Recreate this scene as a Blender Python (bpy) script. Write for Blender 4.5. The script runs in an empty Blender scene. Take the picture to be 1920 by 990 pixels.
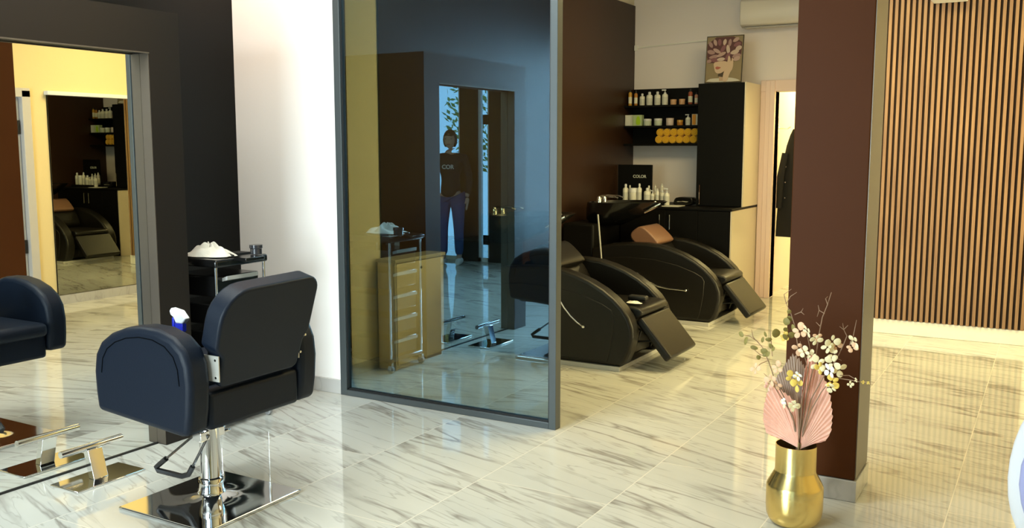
import bpy, bmesh, math, random
from mathutils import Vector, Matrix
random.seed(7)
S = bpy.context.scene
C = S.collection
PI = math.pi

# ------------------------------------------------------------------ camera
CAM_H, FPX, PITCH, YAW = 1.43, 1766.6, 0.12251, -0.5244
fwd = Vector((math.sin(YAW)*math.cos(PITCH), math.cos(YAW)*math.cos(PITCH), -math.sin(PITCH)))
rgt = Vector((math.cos(YAW), -math.sin(YAW), 0.0))
upv = rgt.cross(fwd)
cd = bpy.data.cameras.new('camera'); cam = bpy.data.objects.new('camera', cd); C.objects.link(cam)
cd.sensor_width = 36.0; cd.lens = FPX/1920*36.0; cd.clip_start = 0.05
cam.matrix_world = Matrix(((rgt.x, upv.x, -fwd.x, 0), (rgt.y, upv.y, -fwd.y, 0), (rgt.z, upv.z, -fwd.z, CAM_H), (0, 0, 0, 1)))
S.camera = cam

def at(px, py, Y=None, X=None, Z=None):          # measured photo point -> world point on a known plane
    d = fwd + rgt*((px-960)/FPX) - upv*((py-495)/FPX)
    if Y is not None: t = Y/d.y
    elif X is not None: t = X/d.x
    else: t = (Z-CAM_H)/d.z
    return Vector((0, 0, CAM_H)) + d*t

# ------------------------------------------------------------------ view, world, lights
S.view_settings.view_transform = 'Standard'
S.view_settings.look = 'None'
S.view_settings.exposure = 0.10
S.view_settings.gamma = 1.0
S.view_settings.use_curve_mapping = False
W = bpy.data.worlds.new('sky'); S.world = W; W.use_nodes = True
bg = W.node_tree.nodes['Background']; bg.inputs[0].default_value = (0.55, 0.80, 1.0, 1); bg.inputs[1].default_value = 2.2

def area(name, loc, direction, sx, sy, power, col):
    l = bpy.data.lights.new(name, 'AREA'); l.shape = 'RECTANGLE'; l.size = sx; l.size_y = sy
    l.energy = power; l.color = col
    o = bpy.data.objects.new(name, l); C.objects.link(o); o.location = loc
    o.rotation_euler = Vector(direction).to_track_quat('-Z', 'Y').to_euler()
    return o
area('daylight_shopfront', (-3.0, -2.0, 1.5), (0, 1, -0.05), 2.2, 2.4, 350, (0.90, 0.97, 1.0))
area('daylight_side_glazing', (0.78, 7.0, 1.45), (-1, -0.03, -0.10), 1.3, 2.3, 175, (1.0, 0.74, 0.26))
area('ceiling_panel_light', (-1.3, 5.8, 2.93), (0, 0, -1), 1.6, 1.2, 95, (1.0, 0.80, 0.36))
area('ceiling_panel_light', (-2.8, 2.3, 2.93), (0, 0.12, -1), 1.4, 1.2, 68, (0.95, 1.0, 0.93))
area("wall_washer_light", (-4.0, 3.75, 2.9), (-.02, 0.35, -1), 0.6, 0.12, 7.5, (1.0, 0.50, 0.20))
area('back_room_light', (-1.9, 10.2, 2.5), (0, -0.2, -1), 0.8, 0.8, 60, (1.0, 0.80, 0.30))

# ------------------------------------------------------------------ materials
MATS = {}
def new_mat(name):
    m = bpy.data.materials.new(name); m.use_nodes = True
    return m, m.node_tree, m.node_tree.nodes['Principled BSDF']
def mat(name, col, rough=0.5, metal=0.0, spec=0.5, bump=0.0, bscale=200.0, vary=0.0, vscale=8.0, coat=0.0, emit=None, es=0.0, sheen=0.0):
    if name in MATS: return MATS[name]
    m, nt, b = new_mat(name)
    b.inputs['Base Color'].default_value = (*col, 1); b.inputs['Roughness'].default_value = rough
    b.inputs['Metallic'].default_value = metal; b.inputs['Specular IOR Level'].default_value = spec
    b.inputs['Coat Weight'].default_value = coat; b.inputs['Coat Roughness'].default_value = 0.08
    b.inputs['Sheen Weight'].default_value = sheen
    if emit: b.inputs['Emission Color'].default_value = (*emit, 1); b.inputs['Emission Strength'].default_value = es
    tc = nt.nodes.new('ShaderNodeTexCoord')
    if vary > 0:
        n = nt.nodes.new('ShaderNodeTexNoise'); n.inputs['Scale'].default_value = vscale; n.inputs['Detail'].default_value = 4
        nt.links.new(tc.outputs['Object'], n.inputs['Vector'])
        r = nt.nodes.new('ShaderNodeMapRange'); r.inputs[3].default_value = 1-vary; r.inputs[4].default_value = 1+vary
        nt.links.new(n.outputs['Fac'], r.inputs[0])
        mx = nt.nodes.new('ShaderNodeVectorMath'); mx.operation = 'SCALE'; mx.inputs[0].default_value = col
        nt.links.new(r.outputs[0], mx.inputs['Scale']); nt.links.new(mx.outputs[0], b.inputs['Base Color'])
    if bump > 0:
        n = nt.nodes.new('ShaderNodeTexNoise'); n.inputs['Scale'].default_value = bscale; n.inputs['Detail'].default_value = 3
        nt.links.new(tc.outputs['Object'], n.inputs['Vector'])
        bp = nt.nodes.new('ShaderNodeBump'); bp.inputs['Strength'].default_value = bump; bp.inputs['Distance'].default_value = 0.01
        nt.links.new(n.outputs['Fac'], bp.inputs['Height']); nt.links.new(bp.outputs[0], b.inputs['Normal'])
    MATS[name] = m
    return m

def marble(name, base, vein, rough, tiles=True):
    m, nt, b = new_mat(name); N = nt.nodes.new; L = nt.links.new
    tc = N('ShaderNodeTexCoord')
    sep = N('ShaderNodeSeparateXYZ'); L(tc.outputs['Object'], sep.inputs[0])
    ax = N('ShaderNodeMath'); ax.inputs[1].default_value = 2.7; L(sep.outputs[0], ax.inputs[0])
    ay = N('ShaderNodeMath'); ay.inputs[1].default_value = -2.16+12; L(sep.outputs[1], ay.inputs[0])
    cmb = N('ShaderNodeCombineXYZ'); L(ay.outputs[0], cmb.inputs[0]); L(ax.outputs[0], cmb.inputs[1])
    br = N('ShaderNodeTexBrick'); br.offset = 0.5; br.squash = 1.0
    br.inputs['Scale'].default_value = 1.0; br.inputs['Mortar Size'].default_value = 0.0022; br.inputs['Mortar Smooth'].default_value = 0.0
    br.inputs['Brick Width'].default_value = 1.2; br.inputs['Row Height'].default_value = 0.6; br.inputs['Bias'].default_value = 0.0
    br.inputs['Color1'].default_value = (0, 0, 0, 1); br.inputs['Color2'].default_value = (1, 1, 1, 1); br.inputs['Mortar'].default_value = (.5, .5, .5, 1)
    L(cmb.outputs[0], br.inputs['Vector'])
    # per-tile offset of the vein pattern
    off = N('ShaderNodeVectorMath'); off.operation = 'SCALE'; off.inputs['Scale'].default_value = 7.0; L(br.outputs['Color'], off.inputs[0])
    rot = N('ShaderNodeMapping'); rot.inputs['Rotation'].default_value = (0, 0, math.radians(18)); L(tc.outputs['Object'], rot.inputs['Vector'])
    add = N('ShaderNodeVectorMath'); L(rot.outputs[0], add.inputs[0]); L(off.outputs[0], add.inputs[1])
    mp = N('ShaderNodeMapping'); mp.inputs['Scale'].default_value = (0.50, 3.8, 1.0); L(add.outputs[0], mp.inputs['Vector'])
    n1 = N('ShaderNodeTexNoise'); n1.inputs['Scale'].default_value = 1.3; n1.inputs['Detail'].default_value = 5; n1.inputs['Distortion'].default_value = 0.35
    L(mp.outputs[0], n1.inputs['Vector'])
    s1 = N('ShaderNodeMath'); s1.operation = 'SUBTRACT'; s1.inputs[1].default_value = 0.5; L(n1.outputs['Fac'], s1.inputs[0])
    a1 = N('ShaderNodeMath'); a1.operation = 'ABSOLUTE'; L(s1.outputs[0], a1.inputs[0])
    r1 = N('ShaderNodeValToRGB'); r1.color_ramp.elements[0].position = 0.0; r1.color_ramp.elements[0].color = (1, 1, 1, 1)
    r1.color_ramp.elements[1].position = 0.032; r1.color_ramp.elements[1].color = (0, 0, 0, 1); L(a1.outputs[0], r1.inputs[0])
    n5 = N('ShaderNodeTexNoise'); n5.inputs['Scale'].default_value = 3.1; n5.inputs['Detail'].default_value = 3; n5.inputs['Distortion'].default_value = 0.2; L(mp.outputs[0], n5.inputs['Vector'])
    s5 = N('ShaderNodeMath'); s5.operation = 'SUBTRACT'; s5.inputs[1].default_value = 0.48; L(n5.outputs['Fac'], s5.inputs[0])
    a5 = N('ShaderNodeMath'); a5.operation = 'ABSOLUTE'; L(s5.outputs[0], a5.inputs[0])
    r5 = N('ShaderNodeMapRange'); r5.inputs[1].default_value = 0.0; r5.inputs[2].default_value = 0.02; r5.inputs[3].default_value = 0.45; r5.inputs[4].default_value = 0.0; L(a5.outputs[0], r5.inputs[0])
    n2 = N('ShaderNodeTexNoise'); n2.inputs['Scale'].default_value = 2.2; n2.inputs['Detail'].default_value = 3; L(add.outputs[0], n2.inputs['Vector'])
    r2 = N('ShaderNodeMapRange'); r2.inputs[1].default_value = 0.36; r2.inputs[2].default_value = 0.56; L(n2.outputs['Fac'], r2.inputs[0])
    mu = N('ShaderNodeMath'); mu.operation = 'MULTIPLY'; L(r1.outputs[0], mu.inputs[0]); L(r2.outputs[0], mu.inputs[1])
    n3 = N('ShaderNodeTexNoise'); n3.inputs['Scale'].default_value = 0.9; n3.inputs['Detail'].default_value = 6; L(mp.outputs[0], n3.inputs['Vector'])
    c3 = N('ShaderNodeMixRGB'); c3.inputs[1].default_value = (*[c*0.80 for c in base], 1); c3.inputs[2].default_value = (*[min(1, c*1.15) for c in base], 1)
    L(n3.outputs['Fac'], c3.inputs[0])
    c4 = N('ShaderNodeMixRGB'); c4.inputs[2].default_value = (*vein, 1); L(c3.outputs[0], c4.inputs[1])
    mv = N('ShaderNodeMath'); mv.operation = 'MULTIPLY'; mv.inputs[1].default_value = 0.8; mm = N('ShaderNodeMath'); mm.operation = 'MAXIMUM'; L(mu.outputs[0], mm.inputs[0]); L(r5.outputs[0], mm.inputs[1]); L(mm.outputs[0], mv.inputs[0]); L(mv.outputs[0], c4.inputs[0])
    last = c4
    if tiles:
        c5 = N('ShaderNodeMixRGB'); c5.inputs[2].default_value = (0.72, 0.69, 0.60, 1); L(br.outputs['Fac'], c5.inputs[0]); L(c4.outputs[0], c5.inputs[1]); last = c5
    L(last.outputs[0], b.inputs['Base Color'])
    b.inputs['Roughness'].default_value = rough; b.inputs['Specular IOR Level'].default_value = 0.75
    MATS[name] = m
    return m

def tinted_glass():
    m = bpy.data.materials.new('tinted_reflective_glass'); m.use_nodes = True; nt = m.node_tree; nt.nodes.clear()
    o = nt.nodes.new('ShaderNodeOutputMaterial'); t = nt.nodes.new('ShaderNodeBsdfTransparent'); g = nt.nodes.new('ShaderNodeBsdfGlossy')
    mx = nt.nodes.new('ShaderNodeMixShader'); f = nt.nodes.new('ShaderNodeFresnel'); a = nt.nodes.new('ShaderNodeMath')
    t.inputs[0].default_value = (0.47, 0.48, 0.36, 1); g.inputs[0].default_value = (0.40, 0.74, 1.0, 1); g.inputs['Roughness'].default_value = 0.0
    f.inputs[0].default_value = 1.5; a.inputs[1].default_value = 0.36
    nt.links.new(f.outputs[0], a.inputs[0]); nt.links.new(a.outputs[0], mx.inputs[0]); nt.links.new(t.outputs[0], mx.inputs[1]); nt.links.new(g.outputs[0], mx.inputs[2]); nt.links.new(mx.outputs[0], o.inputs[0])
    return m
def clear_glass():
    m = bpy.data.materials.new('clear_glass'); m.use_nodes = True; nt = m.node_tree; nt.nodes.clear()
    o = nt.nodes.new('ShaderNodeOutputMaterial'); t = nt.nodes.new('ShaderNodeBsdfTransparent'); g = nt.nodes.new('ShaderNodeBsdfGlossy')
    mx = nt.nodes.new('ShaderNodeMixShader'); f = nt.nodes.new('ShaderNodeFresnel')
    t.inputs[0].default_value = (0.93, 0.97, 0.97, 1); g.inputs['Roughness'].default_value = 0.0
    nt.links.new(f.outputs[0], mx.inputs[0]); nt.links.new(t.outputs[0], mx.inputs[1]); nt.links.new(g.outputs[0], mx.inputs[2]); nt.links.new(mx.outputs[0], o.inputs[0])
    return m
G_TINT, G_CLEAR = tinted_glass(), clear_glass()
M_FLOOR = marble('marble_floor', (0.575, 0.575, 0.525), (0.22, 0.20, 0.17), 0.05)
M_SKIRT = marble('marble_skirting', (0.50, 0.49, 0.47), (0.34, 0.33, 0.31), 0.2, tiles=False)
M_WHITE = mat('white_plaster', (0.93, 0.90, 0.87), 0.85, bump=0.05, bscale=60)
M_CREAM = mat('cream_plaster', (0.80, 0.74, 0.60), 0.8, bump=0.05, bscale=60)
M_CREAMR = mat('warm_cream_plaster', (0.76, 0.62, 0.33), 0.8, bump=0.05, bscale=60)
M_CEIL = mat('ceiling_white', (0.80, 0.79, 0.77), 0.9)
M_BLACKWALL = mat('charcoal_wall', (0.0035, 0.0040, 0.0035), 0.42, spec=0.2, vary=0.15, vscale=1.5)
M_ACCENT = mat('umber_wall_panel', (0.034, 0.016, 0.009), 0.36, spec=0.3, vary=0.15, vscale=1.5)
M_FRAME = mat('charcoal_frame', (0.015, 0.011, 0.009), 0.36, spec=0.3)
M_PILLAR = mat('umber_pillar', (0.066, 0.021, 0.006), 0.5, spec=0.08, vary=0.12, vscale=2)
M_ALU = mat('brushed_aluminium', (0.15, 0.125, 0.10), 0.35, metal=0.6)
M_STEELGREY = mat('grey_steel_frame', (0.085, 0.10, 0.105), 0.35, metal=0.3)
M_RUBBER = mat('black_rubber', (0.008, 0.008, 0.008), 0.5)
M_MIRROR = mat('mirror_silver', (0.90, 0.91, 0.88), 0.0, metal=1.0)
M_CHROME = mat('chrome', (0.80, 0.80, 0.80), 0.06, metal=1.0)
M_LEATHER = mat('blue_black_leather', (0.0022, 0.0062, 0.015), 0.5, spec=0.24, bump=0.06, bscale=260)
M_LEATHERB = mat('black_leather', (0.005, 0.0038, 0.0025), 0.40, spec=0.36, bump=0.06, bscale=260)
M_BLACKGLOSS = mat('black_gloss', (0.006, 0.006, 0.006), 0.18)
M_BLACKMATT = mat('black_laminate', (0.005, 0.0045, 0.004), 0.5, spec=0.12)
M_CREAMLAM = mat('cream_laminate', (0.78, 0.70, 0.56), 0.3)
M_WOOD = None
def wood():
    m, nt, b = new_mat('oak_slats'); N = nt.nodes.new; L = nt.links.new
    tc = N('ShaderNodeTexCoord'); mp = N('ShaderNodeMapping'); mp.inputs['Scale'].default_value = (26, 26, 1.2); L(tc.outputs['Object'], mp.inputs[0])
    n = N('ShaderNodeTexNoise'); n.inputs['Scale'].default_value = 2.0; n.inputs['Detail'].default_value = 5; L(mp.outputs[0], n.inputs['Vector'])
    r = N('ShaderNodeValToRGB'); r.color_ramp.elements[0].position = .3; r.color_ramp.elements[0].color = (0.19, 0.095, 0.035, 1)
    r.color_ramp.elements[1].position = .7; r.color_ramp.elements[1].color = (0.31, 0.175, 0.07, 1); L(n.outputs['Fac'], r.inputs[0])
    L(r.outputs[0], b.inputs['Base Color']); b.inputs['Roughness'].default_value = 0.5
    return m
M_WOOD = wood()
M_GOLD = mat('brushed_gold', (0.80, 0.60, 0.22), 0.24, metal=1.0)
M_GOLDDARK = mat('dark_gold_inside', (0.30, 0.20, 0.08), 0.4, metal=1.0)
M_WHITEPL = mat('white_plastic', (0.74, 0.75, 0.78), 0.3)
M_LAV = mat('lavender_plastic', (0.36, 0.38, 0.66), 0.35)
M_BLUE = mat('blue_plastic', (0.015, 0.03, 0.55), 0.25)
M_TOWEL = mat('mustard_towel', (0.85, 0.47, 0.02), 0.9, bump=0.6, bscale=300, sheen=0.3)
M_CLOTH = mat('white_cloth', (0.75, 0.74, 0.66), 0.9, bump=0.3, bscale=90)

# ------------------------------------------------------------------ mesh helpers
def BM(): return bmesh.new()
def box(bm, x0, x1, y0, y1, z0, z1, mi=0):
    v = [bm.verts.new((x, y, z)) for z in (z0, z1) for y in (y0, y1) for x in (x0, x1)]
    fs = [(0, 2, 3, 1), (4, 5, 7, 6), (0, 1, 5, 4), (2, 6, 7, 3), (0, 4, 6, 2), (1, 3, 7, 5)]
    out = []
    for f in fs:
        fc = bm.faces.new([v[i] for i in f]); fc.material_index = mi; out.append(fc)
    return v
def rot_verts(vs, ang, axis, cen):
    m = Matrix.Rotation(ang, 3, axis); c = Vector(cen)
    for v in vs: v.co = m @ (v.co-c) + c
def tube(bm, pts, r, seg=8, closed=False, caps=True):
    pts = [Vector(p) for p in pts]; n = len(pts)
    rs = r if isinstance(r, (list, tuple)) else [r]*n
    rings = []; prev = None
    for i, p in enumerate(pts):
        if closed: t = (pts[(i+1) % n]-pts[i-1])
        else: t = pts[min(i+1, n-1)]-pts[max(i-1, 0)]
        t.normalize()
        if prev is None:
            a = Vector((0, 0, 1)) if abs(t.z) < 0.9 else Vector((1, 0, 0))
            u = t.cross(a).normalized()
        else:
            u = prev - t*prev.dot(t)
            u = u.normalized() if u.length > 1e-6 else t.orthogonal().normalized()
        prev = u; w = t.cross(u)
        rings.append([bm.verts.new(p + (u*math.cos(2*PI*k/seg)+w*math.sin(2*PI*k/seg))*rs[i]) for k in range(seg)])
    for i in range(n if closed else n-1):
        A, B = rings[i], rings[(i+1) % n]
        for k in range(seg): bm.faces.new((A[k], A[(k+1) % seg], B[(k+1) % seg], B[k]))
    if caps and not closed:
        bm.faces.new(rings[0][::-1]); bm.faces.new(rings[-1])
def lathe(bm, prof, cen=(0, 0, 0), seg=24, axis='Z', cap=True):
    cx, cy, cz = cen; rings = []
    for r, h in prof:
        ring = []
        for k in range(seg):
            a = 2*PI*k/seg; c, s = math.cos(a)*r, math.sin(a)*r
            if axis == 'Z': co = (cx+c, cy+s, cz+h)
            elif axis == 'Y': co = (cx+c, cy+h, cz+s)
            else: co = (cx+h, cy+c, cz+s)
            ring.append(bm.verts.new(co))
        rings.append(ring)
    for A, B in zip(rings, rings[1:]):
        for k in range(seg): bm.faces.new((A[k], A[(k+1) % seg], B[(k+1) % seg], B[k]))
    if cap:
        bm.faces.new(rings[0][::-1]); bm.faces.new(rings[-1])
def prism(bm, poly, axis, a, b):
    """poly: 2D points in the plane normal to axis ('Y': x,z ; 'X': y,z ; 'Z': x,y)"""
    def co(p, h):
        return {'Y': (p[0], h, p[1]), 'X': (h, p[0], p[1]), 'Z': (p[0], p[1], h)}[axis]
    A = [bm.verts.new(co(p, a)) for p in poly]; B = [bm.verts.new(co(p, b)) for p in poly]
    n = len(poly)
    bm.faces.new(A[::-1]); bm.faces.new(B)
    for i in range(n): bm.faces.new((A[i], A[(i+1) % n], B[(i+1) % n], B[i]))
    return A+B
def smooth_poly(pts, it=2, closed=True):
    for _ in range(it):
        q = []
        n = len(pts)
        for i in range(n):
            p0, p1 = pts[i], pts[(i+1) % n]
            q.append((p0[0]*.75+p1[0]*.25, p0[1]*.75+p1[1]*.25)); q.append((p0[0]*.25+p1[0]*.75, p0[1]*.25+p1[1]*.75))
        pts = q
    return pts
def world_loc(o):
    v = Vector((0, 0, 0))
    while o: v = v + o.location; o = o.parent
    return v
def obj(name, bm, m, parent=None, bevel=0.0, seg=2, smooth=False, subsurf=0, loc=None, local=False):
    """one mesh object; mesh given in world coordinates (or in the parent's own if local)"""
    bmesh.ops.recalc_face_normals(bm, faces=bm.faces)
    me = bpy.data.meshes.new(name)
    if parent is not None:
        if not local: bmesh.ops.translate(bm, verts=bm.verts, vec=-world_loc(parent))
    else:
        if loc is None and not local:
            xs = [v.co.x for v in bm.verts]; ys = [v.co.y for v in bm.verts]; zs = [v.co.z for v in bm.verts]
            loc = Vector(((min(xs)+max(xs))/2, (min(ys)+max(ys))/2, min(zs)))
        if loc is not None: bmesh.ops.translate(bm, verts=bm.verts, vec=-Vector(loc))
    bm.to_mesh(me); bm.free()
    o = bpy.data.objects.new(name, me); C.objects.link(o)
    if loc is not None and parent is None: o.location = loc
    for mm in (m if isinstance(m, (list, tuple)) else [m]): me.materials.append(mm)
    if parent is not None: o.parent = parent
    if smooth:
        for p in me.polygons: p.use_smooth = True
        try: me.set_sharp_from_angle(angle=math.radians(40))
        except Exception: pass
    if bevel > 0:
        b = o.modifiers.new('bevel', 'BEVEL'); b.width = bevel; b.segments = seg; b.limit_method = 'ANGLE'; b.angle_limit = math.radians(35)
        b.harden_normals = False
        for p in me.polygons: p.use_smooth = True
        try: me.set_sharp_from_angle(angle=math.radians(75))
        except Exception: pass
    if subsurf:
        s = o.modifiers.new('sub', 'SUBSURF'); s.levels = subsurf; s.render_levels = subsurf
        for p in me.polygons: p.use_smooth = True
    return o
def thing(name, label, cat, loc, group=None):
    o = bpy.data.objects.new(name, None); C.objects.link(o); o.location = loc; o.empty_display_size = 0.1
    o['label'] = label; o['category'] = cat
    if group: o['group'] = group
    return o
def tag(o, label, cat, group=None):
    o['label'] = label; o['category'] = cat
    if group: o['group'] = group
    return o
def struct(name, bm, m, **k):
    o = obj(name, bm, m, loc=(0, 0, 0), **k); o['kind'] = 'structure'; return o
def dup(root, loc, label, group=None):
    r = root.copy(); C.objects.link(r); r.location = loc; r['label'] = label
    if group: r['group'] = group
    for ch in root.children:
        c = ch.copy(); C.objects.link(c); c.parent = r
        for g in ch.children:
            d = g.copy(); C.objects.link(d); d.parent = c
    return r

# ------------------------------------------------------------------ key planes (metres)
XM = -3.727      # station mirror
XF = -3.665      # front of station box
XW = -4.345      # charcoal wall behind the station
YB = 4.165       # white wall and glass partition
XA = -3.79       # wall behind the wash units
YK = 9.0         # back wall
YS = 7.70        # slatted wall
XC = 0.42        # right hand wall
YF = -1.70       # shopfront
ZC = 3.0

b = BM(); box(b, -6, 2.5, -4.5, 12.5, -0.05, 0.0); struct('floor', b, M_FLOOR)
b = BM(); box(b, -6, 1.2, -1.9, 11.2, ZC, ZC+0.08); struct('ceiling', b, M_CEIL)
b = BM(); box(b, XW-0.1, XW, YF, YB, 0, ZC); struct('wall_left', b, M_BLACKWALL)
# white wall facing the camera
b = BM(); box(b, XW-0.1, -3.558, YB, YB+0.09, 0, ZC); struct('wall_partition', b, M_WHITE)
b = BM(); box(b, XW, -3.558, YB-0.012, YB, 0, 0.085); struct('baseboard_partition', b, M_SKIRT, bevel=0.003)
# wall behind wash units: cream, with dark panel
b = BM(); box(b, XA-0.12, XA, YB+0.09, YK+0.1, 0, ZC); struct('wall_wash', b, M_CREAM)
b = BM(); box(b, XA, XA+0.012, YB+0.09, 4.84, 0, 0.07); struct('baseboard_wash', b, M_SKIRT)
o = None
b = BM(); box(b, XA+0.0005, XA+0.014, 4.845, YK-0.001, 0, 2.84); struct('trim_1', b, M_ACCENT)
# back wall with doorway
DX0, DX1, DZ = -2.345, -1.66, 1.955
b = BM()
box(b, XA-0.12, DX0, YK, YK+0.12, 0, ZC); box(b, DX0, DX1, YK, YK+0.12, DZ, ZC); box(b, DX1, -1.5, YK, YK+0.12, 0, ZC)
struct('wall_back', b, mat('pale_rose_plaster', (0.90, 0.82, 0.84), 0.85, bump=0.05, bscale=60))
b = BM(); box(b, -1.66, -1.56, YS+0.06, YK, 0, ZC); struct('wall_return', b, M_CREAM)
b = BM(); box(b, -1.66, XC+0.1, YS, YS+0.06, 0, ZC); struct('wall_slatted', b, M_CREAM)
b = BM(); box(b, -1.66, XC, YS-0.014, YS, 0, 0.112); struct('baseboard_slatted', b, mat('ivory_skirting', (0.85, 0.80, 0.62), 0.35), bevel=0.004)
# door lining of the back doorway
b = BM()
for x0, x1, y0, y1 in ((-2.483, -2.435, 8.975, 9.0), (-2.435, -2.39, 8.965, 9.0), (-2.39, -2.345, 8.955, 9.14)):
    box(b, x0, x1, y0, y1, 0, DZ+0.10)
box(b, -2.483, -1.62, 8.97, 9.0, DZ, DZ+0.105)
struct('trim_2', b, mat('pale_rose_lining', (0.90, 0.70, 0.66), 0.4), bevel=0.004)
# back room
b = BM(); box(b, -2.5, -0.9, 10.9, 11.0, 0, 2.6); box(b, -2.5, -2.395, 9.12, 10.9, 0, 2.6); box(b, -0.9, -0.8, 9.12, 11.0, 0, 2.6)
struct('wall_back_room', b, M_CREAM)
# right hand wall with side glazing and door
b = BM()
box(b, XC, XC+0.12, YF, 4.60, 0, ZC)
box(b, XC, XC+0.12, 4.60, 5.12, 1.90, ZC)
box(b, XC, XC+0.12, 5.12, 6.40, 0, ZC)
box(b, XC, XC+0.12, 6.40, 7.60, 2.62, ZC); box(b, XC, XC+0.12, 7.60, YS+0.06, 0, ZC)
struct('wall_right', b, M_CREAMR)
b = BM(); box(b, XC-0.012, XC, YF, 4.57, 0, 0.085); box(b, XC-0.012, XC, 5.15, 6.36, 0, 0.085); struct('baseboard_right', b, M_SKIRT)
M_WFRAME = mat('white_window_frame', (0.72, 0.72, 0.70), 0.35)
wf = BM(); y0, y1 = 6.40, 7.60
for a, c, z0, z1 in ((y0, y0+.05, 0, 2.62), (y1-.05, y1, 0, 2.62), (6.98, 7.03, 0, 2.62), (y0, y1, 0, .06), (y0, y1, 2.56, 2.62)): box(wf, XC+.03, XC+.08, a, c, z0, z1)
w1 = struct('window_1', wf, M_WFRAME)
b = BM(); box(b, XC+.052, XC+.058, y0, y1, 0.02, 2.6); obj('pane', b, G_CLEAR, w1)
# door in the right wall (seen in the station mirror)
d1 = BM(); box(d1, XC-0.02, XC+0.13, 4.60, 4.66, 0, 1.93); box(d1, XC-0.02, XC+0.13, 5.06, 5.14, 0, 1.93); box(d1, XC-0.02, XC+0.13, 4.60, 5.14, 1.87, 1.95)
D1 = struct('door_1', d1, mat('pale_grey_door_frame', (0.55, 0.53, 0.52), 0.4), bevel=0.004)
b = BM(); box(b, XC+0.03, XC+0.07, 4.665, 5.055, 0.01, 1.865); obj('door_leaf', b, mat('grey_door_leaf', (0.42, 0.42, 0.42), 0.4), D1)
b = BM(); box(b, XC+0.015, XC+0.03, 5.03, 5.05, 0.5, 0.62); box(b, XC+0.015, XC+0.03, 5.03, 5.05, 1.55, 1.67); obj('hinge', b, M_RUBBER, D1)
# shopfront: wall with glazing, behind the camera, seen twice-reflected
b = BM(); WX = [(-3.95, -1.95), (-1.31, -1.14), (-0.88, 0.06)]
xs = XW-0.1; spans = [(-4.445, -3.95), (-1.95, -1.31), (-1.14, -0.88), (0.06, XC+0.12)]
for x0, x1 in spans: box(b, x0, x1, YF-0.12, YF, 0, ZC)
for x0, x1 in WX: box(b, x0, x1, YF-0.12, YF, 2.62, ZC)
struct('wall_shopfront', b, mat('black_shopfront', (0.012, 0.012, 0.013), 0.4))
for i, (x0, x1) in enumerate(WX):
    wf = BM(); t = 0.035
    for a, c, z0, z1 in ((x0, x0+t, 0, 2.62), (x1-t, x1, 0, 2.62), (x0, x1, 0, .05), (x0, x1, 2.57, 2.62)): box(wf, a, c, YF-.08, YF-.03, z0, z1)
    w = struct('window_%d' % (i+2), wf, M_WFRAME)
    b = BM(); box(b, x0, x1, YF-.058, YF-.052, .02, 2.6); obj('pane', b, G_CLEAR, w)
    if i == 1:
        b = BM(); box(b, x0+.01, x0+.09, YF-.03, YF-.005, .22, .34); box(b, x0+.01, x0+.09, YF-.03, YF-.005, 1.72, 1.84); obj('hinge', b, M_RUBBER, w)

# ------------------------------------------------------------------ partition of tinted glass
gp = thing('glass_partition', 'tall tinted reflective glass screen in slim dark grey steel frame beside the white wall', 'partition', (-2.85, YB+0.015, 0))
b = BM(); x0, x1, yy0, yy1 = -3.556, -2.145, YB-0.015, YB+0.04
box(b, x0, x0+.045, yy0, yy1, 0, 2.72); box(b, x1-.04, x1, yy0, yy1, 0, 2.72); box(b, x0+.045, x1-.04, yy0, yy1, 0, .033); box(b, x0+.045, x1-.04, yy0, yy1, 2.68, 2.72)
obj('frame', b, M_STEELGREY, gp, bevel=0.002)
b = BM(); g0, g1 = x0+.045, x1-.04
for a, c, z0, z1 in ((g0, g0+.008, .033, 2.68), (g1-.008, g1, .033, 2.68), (g0, g1, .033, .043), (g0, g1, 2.67, 2.68)): box(b, a, c, YB-.004, YB+.03, z0, z1)
obj('gasket', b, M_RUBBER, gp)
b = BM(); v = box(b, g0+.006, g1-.006, YB+.008, YB+.016, .041, 2.672)
b.faces.ensure_lookup_table()
for f in b.faces: f.material_index = 1
b.faces[2].material_index = 0
obj('pane', b, [G_TINT, G_CLEAR], gp)

# ------------------------------------------------------------------ mirror station box
st = thing('mirror_station', 'full-height mirror set in a deep charcoal box frame on the dark left wall', 'mirror', (-3.9, 2.5, 0))
FY0, FY1, MY0, MY1, MZ, FZ = 1.79, 3.17, 1.97, 2.994, 1.868, 2.062
b = BM()
box(b, XW, XF, FY0, MY0, 0, FZ); box(b, XW, XF, MY1, FY1, 0, FZ); box(b, XW, XF, MY0, MY1, MZ, FZ); box(b, XW, XM-0.006, MY0, MY1, 0, MZ)
obj('box_frame', b, M_FRAME, st)
b = BM(); box(b, XM-.006, XM, MY0+.0, MY1, 0.0, MZ); obj('mirror_glass', b, M_MIRROR, st)
for q0, q1 in ((MY1-.0035, MY1-.0005), (MY0+.0005, MY0+.0035)):
    b = BM(); box(b, XM+.001, XF-.002, q0, q1, 0.004, MZ-.004); obj('side_trim', b, M_ALU, st)
b = BM(); box(b, XF-.010, XF+.003, MY0, MY1, MZ-.006, MZ-.0005); obj('head_trim', b, M_ALU, st)
b = BM(); box(b, XM, XM+.006, MY0+.004, MY1-.004, 0.0, .008); obj('bottom_trim', b, M_RUBBER, st)

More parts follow.
